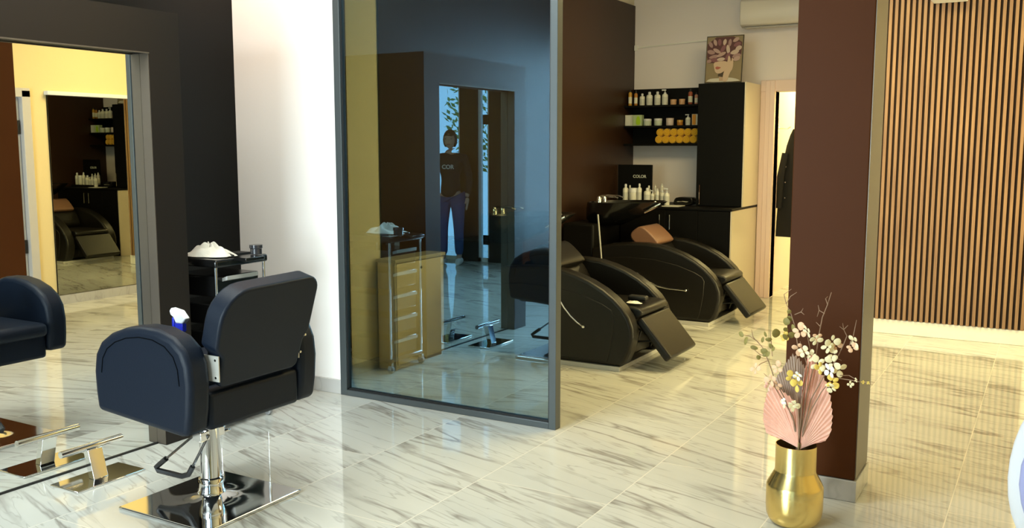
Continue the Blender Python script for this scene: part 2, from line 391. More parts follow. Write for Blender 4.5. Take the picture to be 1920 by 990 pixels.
# ------------------------------------------------------------------ pillar
b = BM(); box(b, -0.935, -0.643, 3.885, 4.155, 0.09, ZC-0.001)
pl = struct('wall_pillar', b, M_PILLAR, bevel=0.004)
b = BM(); box(b, -0.647, -0.640, 3.89, 4.15, 0.095, ZC-0.002); obj('lit_side_face', b, M_ALU, pl)  # window light on the pillar's side, put into a paler sheet
b = BM(); box(b, -0.943, -0.634, 3.878, 4.163, 0, 0.088); struct('baseboard_pillar', b, M_SKIRT, bevel=0.003)

# ------------------------------------------------------------------ slatted wall panel
sl = thing('slatted_wall_panel', 'tall oak slat wall panel with dark gaps right of the pillar', 'wall panel', (-0.7, YS-0.01, 0.115))
b = BM(); box(b, -1.62, -0.15, YS-.012, YS-.001, .115, 2.98); obj('backing', b, mat('dark_felt', (0.030, 0.015, 0.006), 0.9), sl)
b = BM(); x = -1.612
while x < -0.165:
    box(b, x, x+.0215, YS-.036, YS-.012, .115, 2.98); x += .0399
obj('slats', b, M_WOOD, sl)

# ------------------------------------------------------------------ salon chair
def salon_chair():
    t = thing('salon_chair', 'blue-black leather styling chair on a square chrome base facing the station mirror', 'chair', (-2.93, 2.60, 0))
    yc = 2.597
    prof = [(-3.155, .425), (-3.165, .50), (-3.168, .58), (-3.155, .65), (-3.12, .70), (-3.06, .738), (-2.98, .765), (-2.89, .778), (-2.80, .775), (-2.72, .752), (-2.665, .71), (-2.640, .655), (-2.632, .58), (-2.640, .48), (-2.655, .395), (-2.70, .388)]
    for s, lb in ((-1, None), (1, None)):
        y0, y1 = (yc-.337, yc-.235) if s < 0 else (yc+.235, yc+.337)
        b = BM(); prism(b, prof, 'Y', y0, y1)
        a = obj('armrest', b, M_LEATHER, t, bevel=.024, seg=4)
        b = BM()
        inner = [(-2.90+(x+2.90)*.80, .585+(z-.585)*.80) for x, z in prof]
        yy = y0 if s < 0 else y1
        ring = [(x, yy+(-.0005 if s < 0 else .0005), z) for x, z in inner[2:13]]
        tube(b, ring, .0022, 6); obj('seam', b, mat('dark_seam', (0.0015, 0.002, 0.003), .9, spec=0.05), a)
    b = BM(); box(b, -3.14, -2.648, yc-.234, yc+.234, .392, .535); obj('seat', b, M_LEATHER, t, bevel=.018, seg=3)
    b = BM(); box(b, -3.185, -2.74, yc-.225, yc+.225, .505, .575); obj('seat_cushion', b, M_LEATHER, t, bevel=.03, seg=4)
    # backrest: rounded slab leaning back
    b = BM(); out = []
    w, h = .245, .385
    for (cx, cz, a0, a1, r) in ((-w, h, 180, 90, .13), (w+.008, h+.006, 90, 0, .055)):
        ccx = cx+r if cx < 0 else cx-r
        for k in range(7):
            a = math.radians(a0+(a1-a0)*k/6); out.append((ccx+r*math.cos(a), cz-r+r*math.sin(a)))
    out += [(w, .16), (w-.025, .12), (w-.035, 0.015), (w-.06, 0), (-w+.06, 0), (-w+.042, .015), (-w+.038, .12), (-w, .16)]
    n0 = len(out)
    A = [b.verts.new((0.0, p[0], p[1])) for p in out]; B = [b.verts.new((-.085, p[0], p[1])) for p in out]
    b.faces.new(A); b.faces.new(B[::-1])
    for i in range(n0): b.faces.new((A[i], A[(i+1) % n0], B[(i+1) % n0], B[i]))
    lean = Matrix.Rotation(math.radians(15), 3, 'Y')
    for v_ in b.verts: v_.co = lean @ v_.co + Vector((-2.630, yc-.004, .548))
    obj('backrest', b, M_LEATHER, t, bevel=.022, seg=4)
    for s in (-1, 1):
        b = BM(); y = yc+s*.226; box(b, -2.68, -2.602 if s < 0 else -2.635, y-.002, y+.002, .582, .678)
        br = obj('back_bracket', b, mat('satin_steel', (.62, .60, .54), .35, metal=.5), t)
        for z in (.597, .662):
            b = BM(); lathe(b, [(.005, -.004), (.005, .004)], (-2.618 if s < 0 else -2.65, y, z), 10, 'Y'); obj('bolt', b, M_CHROME, br)
    for (dy, z) in ((.185, .62), (.195, .69)):
        b = BM(); lathe(b, [(.006, 0), (.005, .006)], (-2.612+(z-.55)*.27, yc+dy, z), 10, 'X'); obj('back_button', b, M_CHROME, t)
    # column, base, pump
    c = (-2.93, 2.605)
    b = BM(); lathe(b, [(.075, .018), (.060, .026), (.050, .045), (.046, .075), (.050, .080), (.050, .095), (.042, .10), (.040, .32), (.044, .325), (.044, .34), (.030, .345)], (c[0], c[1], 0), 28)
    obj('hydraulic_column', b, M_CHROME, t, smooth=True)
    b = BM(); lathe(b, [(.026, .345), (.026, .372)], (c[0], c[1], 0), 20); box(b, c[0]-.10, c[0]+.10, c[1]-.10, c[1]+.10, .37, .391)
    obj('lift_plate', b, M_RUBBER, t)
    b = BM(); bx = (-3.16, -2.665, 2.335, 2.845)
    n = 20; grid = []
    for i in range(n+1):
        row = []
        for j in range(n+1):
            x = bx[0]+(bx[1]-bx[0])*i/n; y = bx[2]+(bx[3]-bx[2])*j/n
            d = math.hypot(x-c[0], y-c[1]); z = .014+.030*math.exp(-(d/.085)**2)
            row.append(b.verts.new((x, y, z)))
        grid.append(row)
    for i in range(n):
        for j in range(n): b.faces.new((grid[i][j], grid[i+1][j], grid[i+1][j+1], grid[i][j+1]))
    edge = [grid[i][0] for i in range(n+1)]+[grid[n][j] for j in range(1, n+1)]+[grid[i][n] for i in range(n-1, -1, -1)]+[grid[0][j] for j in range(n-1, 0, -1)]
    low = [b.verts.new((v_.co.x, v_.co.y, 0.0)) for v_ in edge]; m_ = len(edge)
    for i in range(m_): b.faces.new((edge[i], edge[(i+1) % m_], low[(i+1) % m_], low[i]))
    b.faces.new(low[::-1])
    obj('base_plate', b, M_CHROME, t, bevel=.004, seg=2)
    # pump lever: U shaped bar
    P0, P1 = Vector((-2.945, 2.54, .285)), Vector((-2.895, 2.57, .285))
    E0, E1 = at(290, 878, Z=.10), at(352, 893, Z=.10)
    a0, a1 = E0+(P0-E0)*.12, E1+(P1-E1)*.12
    m0, m1 = E0.lerp(E1, .15)-(P0-E0)*.03, E0.lerp(E1, .85)-(P1-E1)*.03
    b = BM(); tube(b, [P0, a0, E0.lerp(a0, .4), m0, m1, E1.lerp(a1, .4), a1, P1], .0055, 8); pb = obj('pump_lever', b, mat('dark_chrome', (.12, .12, .12), .25, metal=1), t, smooth=True)
    c0, c1 = E0+(P0-E0)*.30, E1+(P1-E1)*.24
    b = BM(); tube(b, [c0, a0, E0.lerp(a0, .4), m0, m1, E1.lerp(a1, .4), a1, c1], .0115, 8); obj('rubber_grip', b, M_RUBBER, pb, smooth=True)
    b = BM(); tube(b, [(-2.93, 2.64, .29), (-2.93, 2.69, .30)], .012, 10); tube(b, [(-2.915, 2.65, .275), (-2.915, 2.70, .27)], .007, 8); box(b, -2.95, -2.90, 2.535, 2.66, .262, .30)
    obj('pump_linkage', b, M_CHROME, t, bevel=.003)
    return t
salon_chair()

# chrome footrest before the mirror
fr = thing('footrest', 'chrome footrest with flat plate and raised bar on the floor before the mirror', 'footrest', (-3.545, 2.53, 0))
b = BM(); box(b, -3.637, -3.452, 2.36, 2.70, 0, .009); obj('foot_plate', b, M_CHROME, fr, bevel=.003)
b = BM(); prism(b, [(-3.556, .009), (-3.520, .009), (-3.552, .135), (-3.588, .135)], 'Y', 2.49, 2.56); obj('post', b, M_CHROME, fr, bevel=.002)
b = BM(); tube(b, [(-3.575, 2.375, .143), (-3.575, 2.675, .143)], .015, 14); obj('foot_bar', b, M_CHROME, fr, smooth=True)

# ------------------------------------------------------------------ trolley
tr = thing('trolley', 'black salon trolley with chrome posts and drawers between the mirror box and white wall', 'trolley', (-3.80, 3.46, 0))
X0, X1, Y0, Y1 = -3.98, -3.62, 3.30, 3.63
b = BM()
for k, z in enumerate((.12, .28, .44, .60)):
    pass
for k, z in enumerate((.10, .245, .39, .535, .68)):
    b = BM(); box(b, X0+.02, X1-.02, Y0+.02, Y1-.02, z, z+.105)
    d = obj('drawer', b, M_BLACKGLOSS, tr, bevel=.006)
    b = BM(); prism(b, [(X1-.02, z+.095), (X1+.016, z+.108), (X1+.016, z+.088), (X1-.02, z+.078)], 'Y', Y0+.06, Y1-.06); obj('drawer_pull', b, mat('drawer_pull_glint', (.42, .42, .40), .2), d)  # bright reflection on the black drawer tops, put into the pull's pale colour
b = BM(); box(b, X0-.01, X1+.02, Y0-.015, Y1+.015, .835, .875); obj('top_tray', b, M_BLACKGLOSS, tr, bevel=.012, seg=3)
b = BM(); box(b, X1+.02, X1+.11, Y0+.10, Y1-.10, .862, .880); obj('tray_handle', b, M_BLACKGLOSS, tr, bevel=.004)
b = BM(); box(b, X0-.01, X1+.01, Y0-.01, Y1+.01, .065, .095); obj('base', b, M_BLACKGLOSS, tr, bevel=.01)
for x in (X0, X1):
    for y in (Y0, Y1):
        b = BM(); tube(b, [(x, y, .09), (x, y, .84)], .0075, 10); obj('post', b, M_CHROME, tr, smooth=True)
        b = BM(); lathe(b, [(.022, -.009), (.024, 0), (.022, .009)], (x, y, .024), 16, 'Y'); cs = obj('caster', b, mat('grey_wheel', (.30, .30, .30), .4), tr, smooth=True)
        b = BM(); box(b, x-.012, x+.012, y-.014, y-.010, .02, .066); box(b, x-.012, x+.012, y+.010, y+.014, .02, .066); box(b, x-.012, x+.012, y-.014, y+.014, .05, .066); obj('fork', b, M_CHROME, cs)
b = BM(); box(b, -3.92, -3.84, Y0-.075, Y0-.018, .765, .85); obj('side_cup', b, mat('smoky_white_plastic', (.55, .53, .50), .3), tr, bevel=.006)
b = BM(); tube(b, [(-3.96, Y0-.016, .858), (-3.96, Y0-.12, .862), (-3.80, Y0-.12, .862), (-3.80, Y0-.016, .858)], .005, 8); obj('side_rail', b, M_CHROME, tr, smooth=True)
# things on the trolley
def crumple(name, cx, cy, z, rx, ry, h, m, label, cat, seed=1, n=13, group=None):
    rnd = random.Random(seed); b = BM(); rings = []
    top = b.verts.new((cx, cy, z+h*.8))
    for i in range(1, 6):
        f = i/5; ring = []
        for k in range(n*2):
            a = 2*PI*k/(n*2); rr = f*(1+.16*rnd.uniform(-1, 1)*f)
            zz = z+.002+h*max(0, 1-f*f*.96)*(.55+.45*math.sin(k*.9+i*1.7+seed))*(1+.25*rnd.uniform(-1, 1))*(0 if i == 5 else 1)+.003*rnd.random()
            ring.append(b.verts.new((cx+rx*rr*math.cos(a), cy+ry*rr*math.sin(a), zz)))
        rings.append(ring)
    m2 = n*2
    for k in range(m2): b.faces.new((top, rings[0][k], rings[0][(k+1) % m2]))
    for A, B_ in zip(rings, rings[1:]):
        for k in range(m2): b.faces.new((A[k], A[(k+1) % m2], B_[(k+1) % m2], B_[k]))
    o = obj(name, b, m, smooth=False)
    s = o.modifiers.new('s', 'SOLIDIFY'); s.thickness = .0015; s.offset = 1
    s = o.modifiers.new('sub', 'SUBSURF'); s.levels = 2; s.render_levels = 2
    for p in o.data.polygons: p.use_smooth = True
    return tag(o, label, cat, group)
crumple('cloth', -3.79, 3.42, .875, .155, .11, .075, M_CLOTH, 'crumpled white cloth heaped on top of the black trolley', 'cloth', 3)
b = BM(); lathe(b, [(.026, 0), (.030, .003), (.030, .03), (.034, .034), (.034, .05), (.0, .05)], (-3.60, 3.56, .88), 20, cap=False)
tag(obj('jar', b, mat('smoked_black_plastic', (.03, .03, .035), .15), smooth=True), 'small round smoked black jar at the trolley top corner', 'jar')
b = BM(); box(b, -3.79, -3.70, 3.53, 3.62, .875, .882); tube(b, [(-3.72, 3.48, .884), (-3.62, 3.42, .884)], .006, 8)
tag(obj('comb', b, M_RUBBER), 'flat black comb lying on the trolley beside the white cloth', 'comb')

# spray bottle on the chair seat
sb = thing('spray_bottle', 'blue spray bottle with white trigger head standing on the styling chair seat', 'bottle', (-3.006, 2.55, .575))
b = BM(); lathe(b, [(.028, 0), (.031, .004), (.031, .055), (.027, .075), (.015, .092), (.013, .10)], (-3.006, 2.55, .575), 20); obj('bottle_body', b, mat('blue_bottle', (.02, .05, .55), .1), sb, smooth=True)
b = BM(); lathe(b, [(.016, .10), (.016, .13)], (-3.006, 2.55, .575), 16); box(b, -3.03, -2.985, 2.54, 2.56, .703, .735); prism(b, [(-3.05, .755), (-3.040, .755), (-3.036, .70), (-3.052, .695)], 'Y', 2.544, 2.556)
obj('pump_collar', b, M_BLUE, sb, bevel=.002)
b = BM(); prism(b, [(-3.056, .782), (-3.045, .795), (-2.995, .787), (-2.965, .757), (-2.975, .745), (-2.985, .735), (-3.022, .735), (-3.034, .757), (-3.05, .766)], 'Y', 2.537, 2.563)
obj('trigger_head', b, mat('white_trigger', (.72, .75, .80), .3), sb, bevel=.004)

# ------------------------------------------------------------------ slim cream cabinet behind the glass
cb = thing('cream_cabinet', 'low cream laminate cabinet seen through the tinted glass, with keyhole', 'cabinet', (-3.70, 5.06, 0))
b = BM(); box(b, XA+.015, -3.645, 4.79, 5.335, 0.0, .70); obj('carcass', b, M_CREAMLAM, cb, bevel=.003)
b = BM(); box(b, XA+.015, -3.62, 4.775, 5.345, .70, .722); box(b, -3.645, -3.625, 4.775, 4.792, 0, .70); obj('edge_trim', b, mat('grey_edge', (.50, .48, .42), .3), cb, bevel=.002)
b = BM(); box(b, -3.645, -3.627, 4.80, 5.33, .03, .692); dr = obj('door', b, M_CREAMLAM, cb, bevel=.003)
b = BM(); lathe(b, [(.009, 0), (.009, .004), (.004, .006)], (-3.627, 5.065, .645), 14, 'X'); obj('keyhole', b, M_RUBBER, dr, smooth=True)

# ------------------------------------------------------------------ wash units
def wash_chair(Y0, label):
    t = thing('shampoo_chair', label, 'shampoo chair', (-2.9, Y0+.36, .03), 'shampoo chairs along the wash wall')
    prof = [(-3.42, .585), (-3.25, .628), (-3.08, .645), (-2.93, .648), (-2.80, .635), (-2.70, .610), (-2.60, .575), (-2.50, .525), (-2.42, .470), (-2.36, .415), (-2.315, .355), (-2.29, .29), (-2.285, .22), (-2.305, .13), (-2.335, .06), (-2.365, .032), (-3.42, .032)]
    pan = [(-3.40, .50), (-3.10, .528), (-2.85, .520), (-2.65, .485), (-2.50, .435), (-2.435, .400), (-2.415, .365), (-2.42, .25), (-2.445, .10), (-2.46, .055), (-3.40, .055)]
    for s in (0, 1):
        a0, a1 = (Y0, Y0+.12) if s == 0 else (Y0+.60, Y0+.72)
        b = BM(); prism(b, prof, 'Y', a0, a1); a = obj('armrest', b, M_LEATHERB, t, bevel=.022, seg=3)
        b = BM(); y_ = (a0-.007, a0+.004) if s == 0 else (a1-.004, a1+.007); prism(b, pan, 'Y', *y_); obj('side_panel', b, M_LEATHERB, a, bevel=.005)
    b = BM(); box(b, -3.40, -2.40, Y0+.12, Y0+.60, .05, .31); obj('base_box', b, M_LEATHERB, t, bevel=.015)
    b = BM(); prism(b, smooth_poly([(-2.98, .30), (-2.98, .40), (-2.60, .405), (-2.36, .408), (-2.275, .395), (-2.275, .345), (-2.36, .31)], 1), 'Y', Y0+.125, Y0+.595); obj('seat', b, M_LEATHERB, t, bevel=.012, seg=3)
    b = BM(); prism(b, smooth_poly([(-2.80, .40), (-2.90, .60), (-2.97, .64), (-3.12, .60), (-3.05, .38)], 2), 'Y', Y0+.125, Y0+.595); obj('backrest', b, M_LEATHERB, t, bevel=.015, seg=3)
    b = BM(); prism(b, smooth_poly([(-2.885, .625), (-2.885, .655), (-3.02, .775), (-3.075, .765), (-3.15, .70), (-3.10, .62), (-2.95, .60)], 2), 'Y', Y0+.17, Y0+.55); obj('head_cushion', b, M_LEATHERB if Y0 < 6 else mat('warm_lit_leather', (.20, .10, .06), .40), t, bevel=.015, seg=3)  # farther cushion: warm light on black leather put into a tan colour
    # leg rest
    b = BM(); d = Vector((.212, 0, -.245)); n = Vector((.756, 0, .654)); p0 = Vector((-2.275, 0, .348)); th = .055
    q = [p0, p0+d, p0+d-n*th, p0-n*th]; prism(b, [(v_.x, v_.z) for v_ in q], 'Y', Y0+.115, Y0+.605)
    obj('leg_rest', b, M_LEATHERB, t, bevel=.016, seg=3)
    for y in (Y0+.20, Y0+.50):
        b = BM(); tube(b, [(-2.40, y, .27), (-2.22, y, .225)], .007, 6); tube(b, [(-2.36, y, .08), (-2.30, y, .27)], .007, 6); tube(b, [(-2.40, y, .16), (-2.22, y, .18)], .007, 6)
        obj('leg_rest_link', b, M_RUBBER, t)
    # recline lever
    b = BM(); yl = Y0-.025; far = Y0 > 6
    if far: tube(b, [(-3.0, Y0-.002, .40), (-2.95, yl, .37), (-2.88, yl, .33), (-2.80, yl, .300), (-2.71, yl, .288), (-2.566, yl, .284)], .0055, 8)
    else: tube(b, [(-2.86, Y0-.002, .50), (-2.83, yl, .47), (-2.795, yl, .44), (-2.76, yl, .39), (-2.715, yl, .34), (-2.665, yl, .30), (-2.625, yl, .278)], .0055, 8)
    lathe(b, [(.0, -.012), (.010, -.007), (.012, 0), (.010, .007), (.0, .012)], (-2.562 if far else -2.62, yl, .284 if far else .276), 12, cap=False); obj('recline_lever', b, M_CHROME, t, smooth=True)
    return t
def basin(Y0, label):
    t = thing('wash_basin', label, 'wash basin', (-3.45, Y0+.36, 0), 'wash basins behind the shampoo chairs')
    b = BM(); box(b, -3.74, -3.44, Y0+.08, Y0+.64, 0, .78); obj('pedestal', b, M_BLACKMATT, t, bevel=.02, seg=3)
    yc = Y0+.36; b = BM(); rows = [(-.0, .0, .96)]
    # bowl: tapered hull, outside and inside
    def ring(cx, rx, ry, z, tilt=0): return [b.verts.new((cx+rx*math.cos(2*PI*k/28)*(1 if math.cos(2*PI*k/28) < 0 else 1.0), yc+ry*math.sin(2*PI*k/28), z+tilt*math.cos(2*PI*k/28))) for k in range(28)]
    R = [ring(-3.44, .14, .14, .76), ring(-3.38, .24, .22, .82, .01), ring(-3.28, .34, .27, .92, .02), ring(-3.25, .36, .285, .965, .01), ring(-3.25, .345, .27, .968, .01), ring(-3.28, .30, .22, .90, .01), ring(-3.36, .16, .13, .82)]
    for A, B_ in zip(R, R[1:]):
        for k in range(28): b.faces.new((A[k], A[(k+1) % 28], B_[(k+1) % 28], B_[k]))
    b.faces.new(R[0][::-1]); b.faces.new(R[-1]); obj('bowl', b, M_BLACKGLOSS, t, smooth=True)
    for dy in (-.06, .05):
        b = BM(); x = -3.49; lathe(b, [(.022, .955), (.020, 1.0), (.012, 1.01)], (x, yc+dy, 0), 14); tube(b, [(x, yc+dy, 1.0), (x+.03, yc+dy, 1.015), (x+.14, yc+dy, 1.01), (x+.18, yc+dy, .995)], .008, 8); obj('tap', b, M_CHROME, t, smooth=True)
    b = BM(); tube(b, [(-2.90, yc-.10, .965), (-2.97, yc-.11, .925), (-3.04, yc-.12, .885)], [.012, .016, .010], 10); lathe(b, [(.014, .93), (.018, .96), (.012, .975)], (-2.99, yc, 0), 12); obj('hand_shower', b, M_CHROME, t, smooth=True)
    return t
for (y, lab, lb2) in ((5.48, 'nearer black leather shampoo chair with raised leg rest, just behind the glass screen', 'nearer black wash basin, mostly hidden behind the tinted glass screen'),
                 (7.265, 'farther black leather shampoo chair with tan-lit head cushion before the dark cabinets', 'farther black wash basin with chrome taps below the product bottles')):
    wash_chair(y, lab); basin(y, lb2)
    b = BM(); box(b, -3.425, -2.372, y-.002, y+.722, 0, .030)
    tag(obj('plinth', b, M_SKIRT, bevel=.002), 'thin grey marble plinth under the %s shampoo chair' % ('nearer' if y < 6 else 'farther'), 'plinth', 'plinths under the shampoo chairs')
b = BM(); p0, p1 = at(1121, 402, Y=6.55), at(1128, 490, Y=6.55); tube(b, [p0, p0.lerp(p1, .4), p1, (p1.x+.01, 6.55, .25), (p1.x+.02, 6.55, .03), (p1.x+.02, 6.55, 0.0)], .0065, 8)
tag(obj('water_hose', b, mat('grey_hose', (.35, .35, .33), .3), smooth=True), 'thin grey upright water hose between the two shampoo chairs', 'hose')
# on the nearer seat
b = BM(); box(b, -2.46, -2.33, 5.80, 5.86, .415, .45); cl = obj('hair_clipper', b, M_RUBBER, bevel=.012, seg=3)
for v_ in cl.data.vertices: pass
tag(cl, 'small black hair clipper lying on the nearer shampoo chair seat', 'hair clipper')
crumple('tissue', -2.37, 5.70, .415, .055, .035, .018, M_CLOTH, 'crumpled white tissue on the seat beside the black clipper', 'tissue', 9, 8)

# ------------------------------------------------------------------ back cabinets
bc = thing('base_cabinet', 'long black base cabinet with cream right side under the product bottles', 'cabinet', (-3.1, 8.6, 0))
b = BM(); box(b, XA+.016, -2.50, 8.20, YK-.002, 0, .868); obj('carcass', b, M_BLACKMATT, bc)
b = BM(); box(b, -2.50, -2.488, 8.19, YK-.002, 0, .872); obj('side_panel', b, M_CREAMLAM, bc)
b = BM(); box(b, XA+.016, -2.485, 8.175, YK-.002, .872, .892); obj('countertop', b, M_BLACKMATT, bc, bevel=.002)
xs_ = [-3.55, -3.106, -2.80, -2.502]; hs = [-3.155, -3.057, None]
for i in range(3):
    b = BM(); box(b, xs_[i]+.002, xs_[i+1]-.002, 8.182, 8.20, .06, .866); d = obj('door', b, M_BLACKMATT, bc, bevel=.002)
    if hs[i]:
        b = BM(); tube(b, [(hs[i], 8.155, .69), (hs[i], 8.155, .825)], .005, 8); tube(b, [(hs[i], 8.155, .70), (hs[i], 8.182, .70)], .004, 6); tube(b, [(hs[i], 8.155, .815), (hs[i], 8.182, .815)], .004, 6); obj('handle', b, M_CHROME, d, smooth=True)
tc_ = thing('tall_cabinet', 'tall black wall cabinet with pale right side standing on the base cabinet', 'cabinet', (-2.7, 8.75, .892))
b = BM(); box(b, -2.928, -2.496, 8.52, YK-.002, .894, 2.018); obj('carcass', b, M_BLACKMATT, tc_)
b = BM(); box(b, -2.496, -2.484, 8.50, YK-.002, .894, 2.02); obj('side_panel', b, M_CREAMLAM, tc_)
b = BM(); box(b, -2.930, -2.498, 8.50, 8.52, .896, 2.018); d = obj('door', b, M_BLACKMATT, tc_, bevel=.002)
b = BM(); tube(b, [(-2.888, 8.475, .91), (-2.888, 8.475, 1.09)], .005, 8); tube(b, [(-2.888, 8.475, .93), (-2.888, 8.50, .93)], .004, 6); tube(b, [(-2.888, 8.475, 1.07), (-2.888, 8.50, 1.07)], .004, 6); obj('handle', b, M_CHROME, d, smooth=True)
b = BM(); box(b, -2.99, -2.955, YK-.012, YK-.001, .893, 1.45); tag(obj('edge_strip', b, mat('white_strip', (.8, .8, .78), .4)), 'thin white vertical strip on the wall beside the tall black cabinet', 'edge strip')
# shelf unit
sh = thing('shelf_unit', 'black three-tier wall shelf holding bottles, jars and rolled towels', 'shelf', (-3.36, 8.9, 1.46))
b = BM(); box(b, XA+.016, -2.934, YK-.02, YK-.002, 1.455, 2.015); obj('back_panel', b, M_BLACKMATT, sh)
SHZ = (1.825, 1.627, 1.452)
for z in SHZ:
    b = BM(); box(b, XA+.016, -2.934, 8.74, YK-.02, z, z+.02); obj('shelf_board', b, M_BLACKMATT, sh, bevel=.002)

# products: kinds
KIND = {}
def bottle(kind, px, base, Y, w, h, body, cap, label, cat='bottle', group=None, style='bottle', loc=None):
    """w,h in metres; one bottle with body, cap and label parts"""
    p = at(px, 230, Y=Y); x = p.x if loc is None else loc
    t = thing(kind, label, cat, (x, Y, base), group)
    r = w/2; B_ = BM(); K = BM(); lab = None
    if style == 'bottle':
        lathe(B_, [(r*.9, 0), (r, .004), (r, h*.68), (r*.8, h*.76), (r*.35, h*.80), (r*.35, h*.84)], (x, Y, base), 16)
        lathe(K, [(r*.45, h*.83), (r*.45, h*.95), (r*.3, h)], (x, Y, base), 12)
    elif style == 'dropper':
        lathe(B_, [(r*.9, 0), (r, .004), (r, h*.74), (r*.7, h*.80), (r*.4, h*.82)], (x, Y, base), 16)
        lathe(K, [(r*.5, h*.81), (r*.5, h*.90), (r*.28, h*.92), (r*.22, h)], (x, Y, base), 12)
    elif style == 'pump':
        lathe(B_, [(r*.9, 0), (r, .004), (r, h*.62), (r*.75, h*.70), (r*.4, h*.72)], (x, Y, base), 16)
        lathe(K, [(r*.42, h*.71), (r*.42, h*.80), (r*.14, h*.81), (r*.14, h*.93)], (x, Y, base), 12); box(K, x-r*1.1, x+r*.35, Y-.006, Y+.006, base+h*.92, base+h)
    elif style == 'jar':
        lathe(B_, [(r*.94, 0), (r, .004), (r, h*.66), (r*.92, h*.68)], (x, Y, base), 20)
        lathe(K, [(r*1.03, h*.68), (r*1.03, h*.97), (r*.95, h)], (x, Y, base), 20)
    obj('container', B_, body, t, smooth=True)
    obj('cap', K, cap, t, smooth=True)
    if style != 'jar':
        b = BM(); lathe(b, [(r*1.015, h*.14), (r*1.015, h*.52)], (x, Y, base), 16, cap=False); obj('paper_label', b, mat('pale_label_paper', (.80, .76, .62), .6) if body is not M_WHITEB else mat('grey_label_paper', (.62, .62, .58), .6), t, smooth=True)
    return t
M_WHITEB = mat('white_bottle_plastic', (.80, .79, .72), .3)
M_AMBER = mat('amber_bottle', (.48, .20, .035), .15)
M_GOLDB = mat('golden_bottle', (.62, .34, .05), .2)
M_TANJ = mat('tan_jar', (.62, .36, .20), .3)
M_ROSEB = mat('rosewood_bottle', (.36, .09, .05), .2)
M_PINKB = mat('dusty_pink_bottle', (.58, .28, .20), .3)
M_MINT = mat('pale_mint_jar', (.60, .66, .55), .3)
M_PEARL = mat('pearl_pink_jar', (.68, .56, .52), .25)
M_BLKCAP = mat('black_cap', (.01, .01, .01), .3)
z1 = SHZ[0]+.02; Ya = 8.80
G1, G2, G3 = 'products on the top shelf', 'products on the middle shelf', 'bottles on the counter'
bottle('oil_bottle', 1181, z1, Ya, .036, .165, M_GOLDB, M_BLKCAP, 'golden bottle with black dropper at the left end of the top shelf', group=G1, style='dropper')
bottle('oil_bottle', 1191.5, z1, Ya, .034, .152, M_AMBER, M_BLKCAP, 'slim amber bottle with black dropper, second from left on top shelf', group=G1, style='dropper')
for i, (px, w, h, s, lb) in enumerate(((1203.5, .052, .118, 'bottle', 'leftmost and smallest white bottle on the top shelf'), (1217, .062, .132, 'bottle', 'white bottle, second of the four on the top shelf'), (1232, .060, .132, 'bottle', 'white bottle, third of the four on the top shelf'), (1246, .058, .15, 'pump', 'white pump bottle, rightmost of the four beside the tan jars'))):
    bottle('shampoo_bottle', px, z1, Ya, w, h, M_WHITEB, M_WHITEPL, lb, group=G1, style=s)
bottle('cream_jar', 1262, z1, Ya, .058, .052, M_TANJ, M_TANJ, 'left one of two low tan jars on the top shelf', 'jar', G1, 'jar')
bottle('cream_jar', 1278, z1, Ya, .058, .054, M_TANJ, M_TANJ, 'right one of two low tan jars on the top shelf', 'jar', G1, 'jar')
bottle('spray_can', 1293.5, z1, Ya, .042, .150, M_ROSEB, M_BLKCAP, 'tall reddish brown bottle with black nozzle on the top shelf', group=G1, style='dropper')
bottle('serum_bottle', 1304.5, z1, Ya, .032, .115, M_PINKB, M_BLKCAP, 'small dusty pink bottle at the right end of the top shelf', group=G1, style='dropper')
z2 = SHZ[1]+.02
def carton(px0, px1, h, body, accent, label, round_motif):
    a, c = at(px0, 230, Y=Ya).x, at(px1, 230, Y=Ya).x
    t = thing('product_box', label, 'box', ((a+c)/2, Ya, z2), G2)
    b = BM(); box(b, a, c, Ya-.03, Ya+.03, z2, z2+h); obj('carton', b, body, t, bevel=.002)
    b = BM()
    if round_motif:
        cx, cz = a+(c-a)*.62, z2+h*.42
        out = smooth_poly([(cx-.022, cz+.01), (cx-.024, cz-.02), (cx-.012, cz-.036), (cx+.012, cz-.036), (cx+.025, cz-.02), (cx+.022, cz+.012), (cx+.012, cz+.045), (cx, cz+.052), (cx-.012, cz+.045)], 2)
        prism(b, out, 'Y', Ya-.0335, Ya-.03)
    else: box(b, a+.006, a+(c-a)*.72, Ya-.0335, Ya-.03, z2+.004, z2+h-.004)
    obj('printed_panel', b, accent, t)
    return t
carton(1174, 1188, .107, mat('pale_grey_carton', (.62, .64, .56), .5), mat('white_print', (.78, .78, .74), .5), 'pale grey carton at the left end of the middle shelf', False)
carton(1188.5, 1205, .107, mat('pale_green_carton', (.50, .62, .36), .5), mat('lime_print', (.42, .66, .02), .5), 'lime green pear-printed carton on the middle shelf', True)
bottle('cream_jar', 1214, z2, Ya, .078, .068, M_MINT, M_WHITEPL, 'left wide pale mint jar beside the green carton', 'jar', G2, 'jar')
bottle('cream_jar', 1234, z2, Ya, .078, .070, M_MINT, M_WHITEPL, 'right wide pale mint jar, middle of the middle shelf', 'jar', G2, 'jar')
bottle('cream_jar', 1256, z2, Ya, .074, .072, M_PEARL, M_PEARL, 'pearly pink tall jar on the middle shelf', 'jar', G2, 'jar')
bottle('cream_jar', 1275, z2, Ya, .058, .052, M_AMBER, M_GOLDB, 'small amber jar on the middle shelf', 'jar', G2, 'jar')
bottle('pump_bottle', 1290, z2, Ya, .050, .105, M_WHITEB, M_WHITEPL, 'white pump bottle right of the small amber jar on middle shelf', 'bottle', G2, 'pump')
carton(1299, 1309.5, .105, mat('white_carton', (.70, .66, .56), .5), mat('orange_print', (.72, .30, .02), .5), 'orange and white carton at the right end of the middle shelf', False)
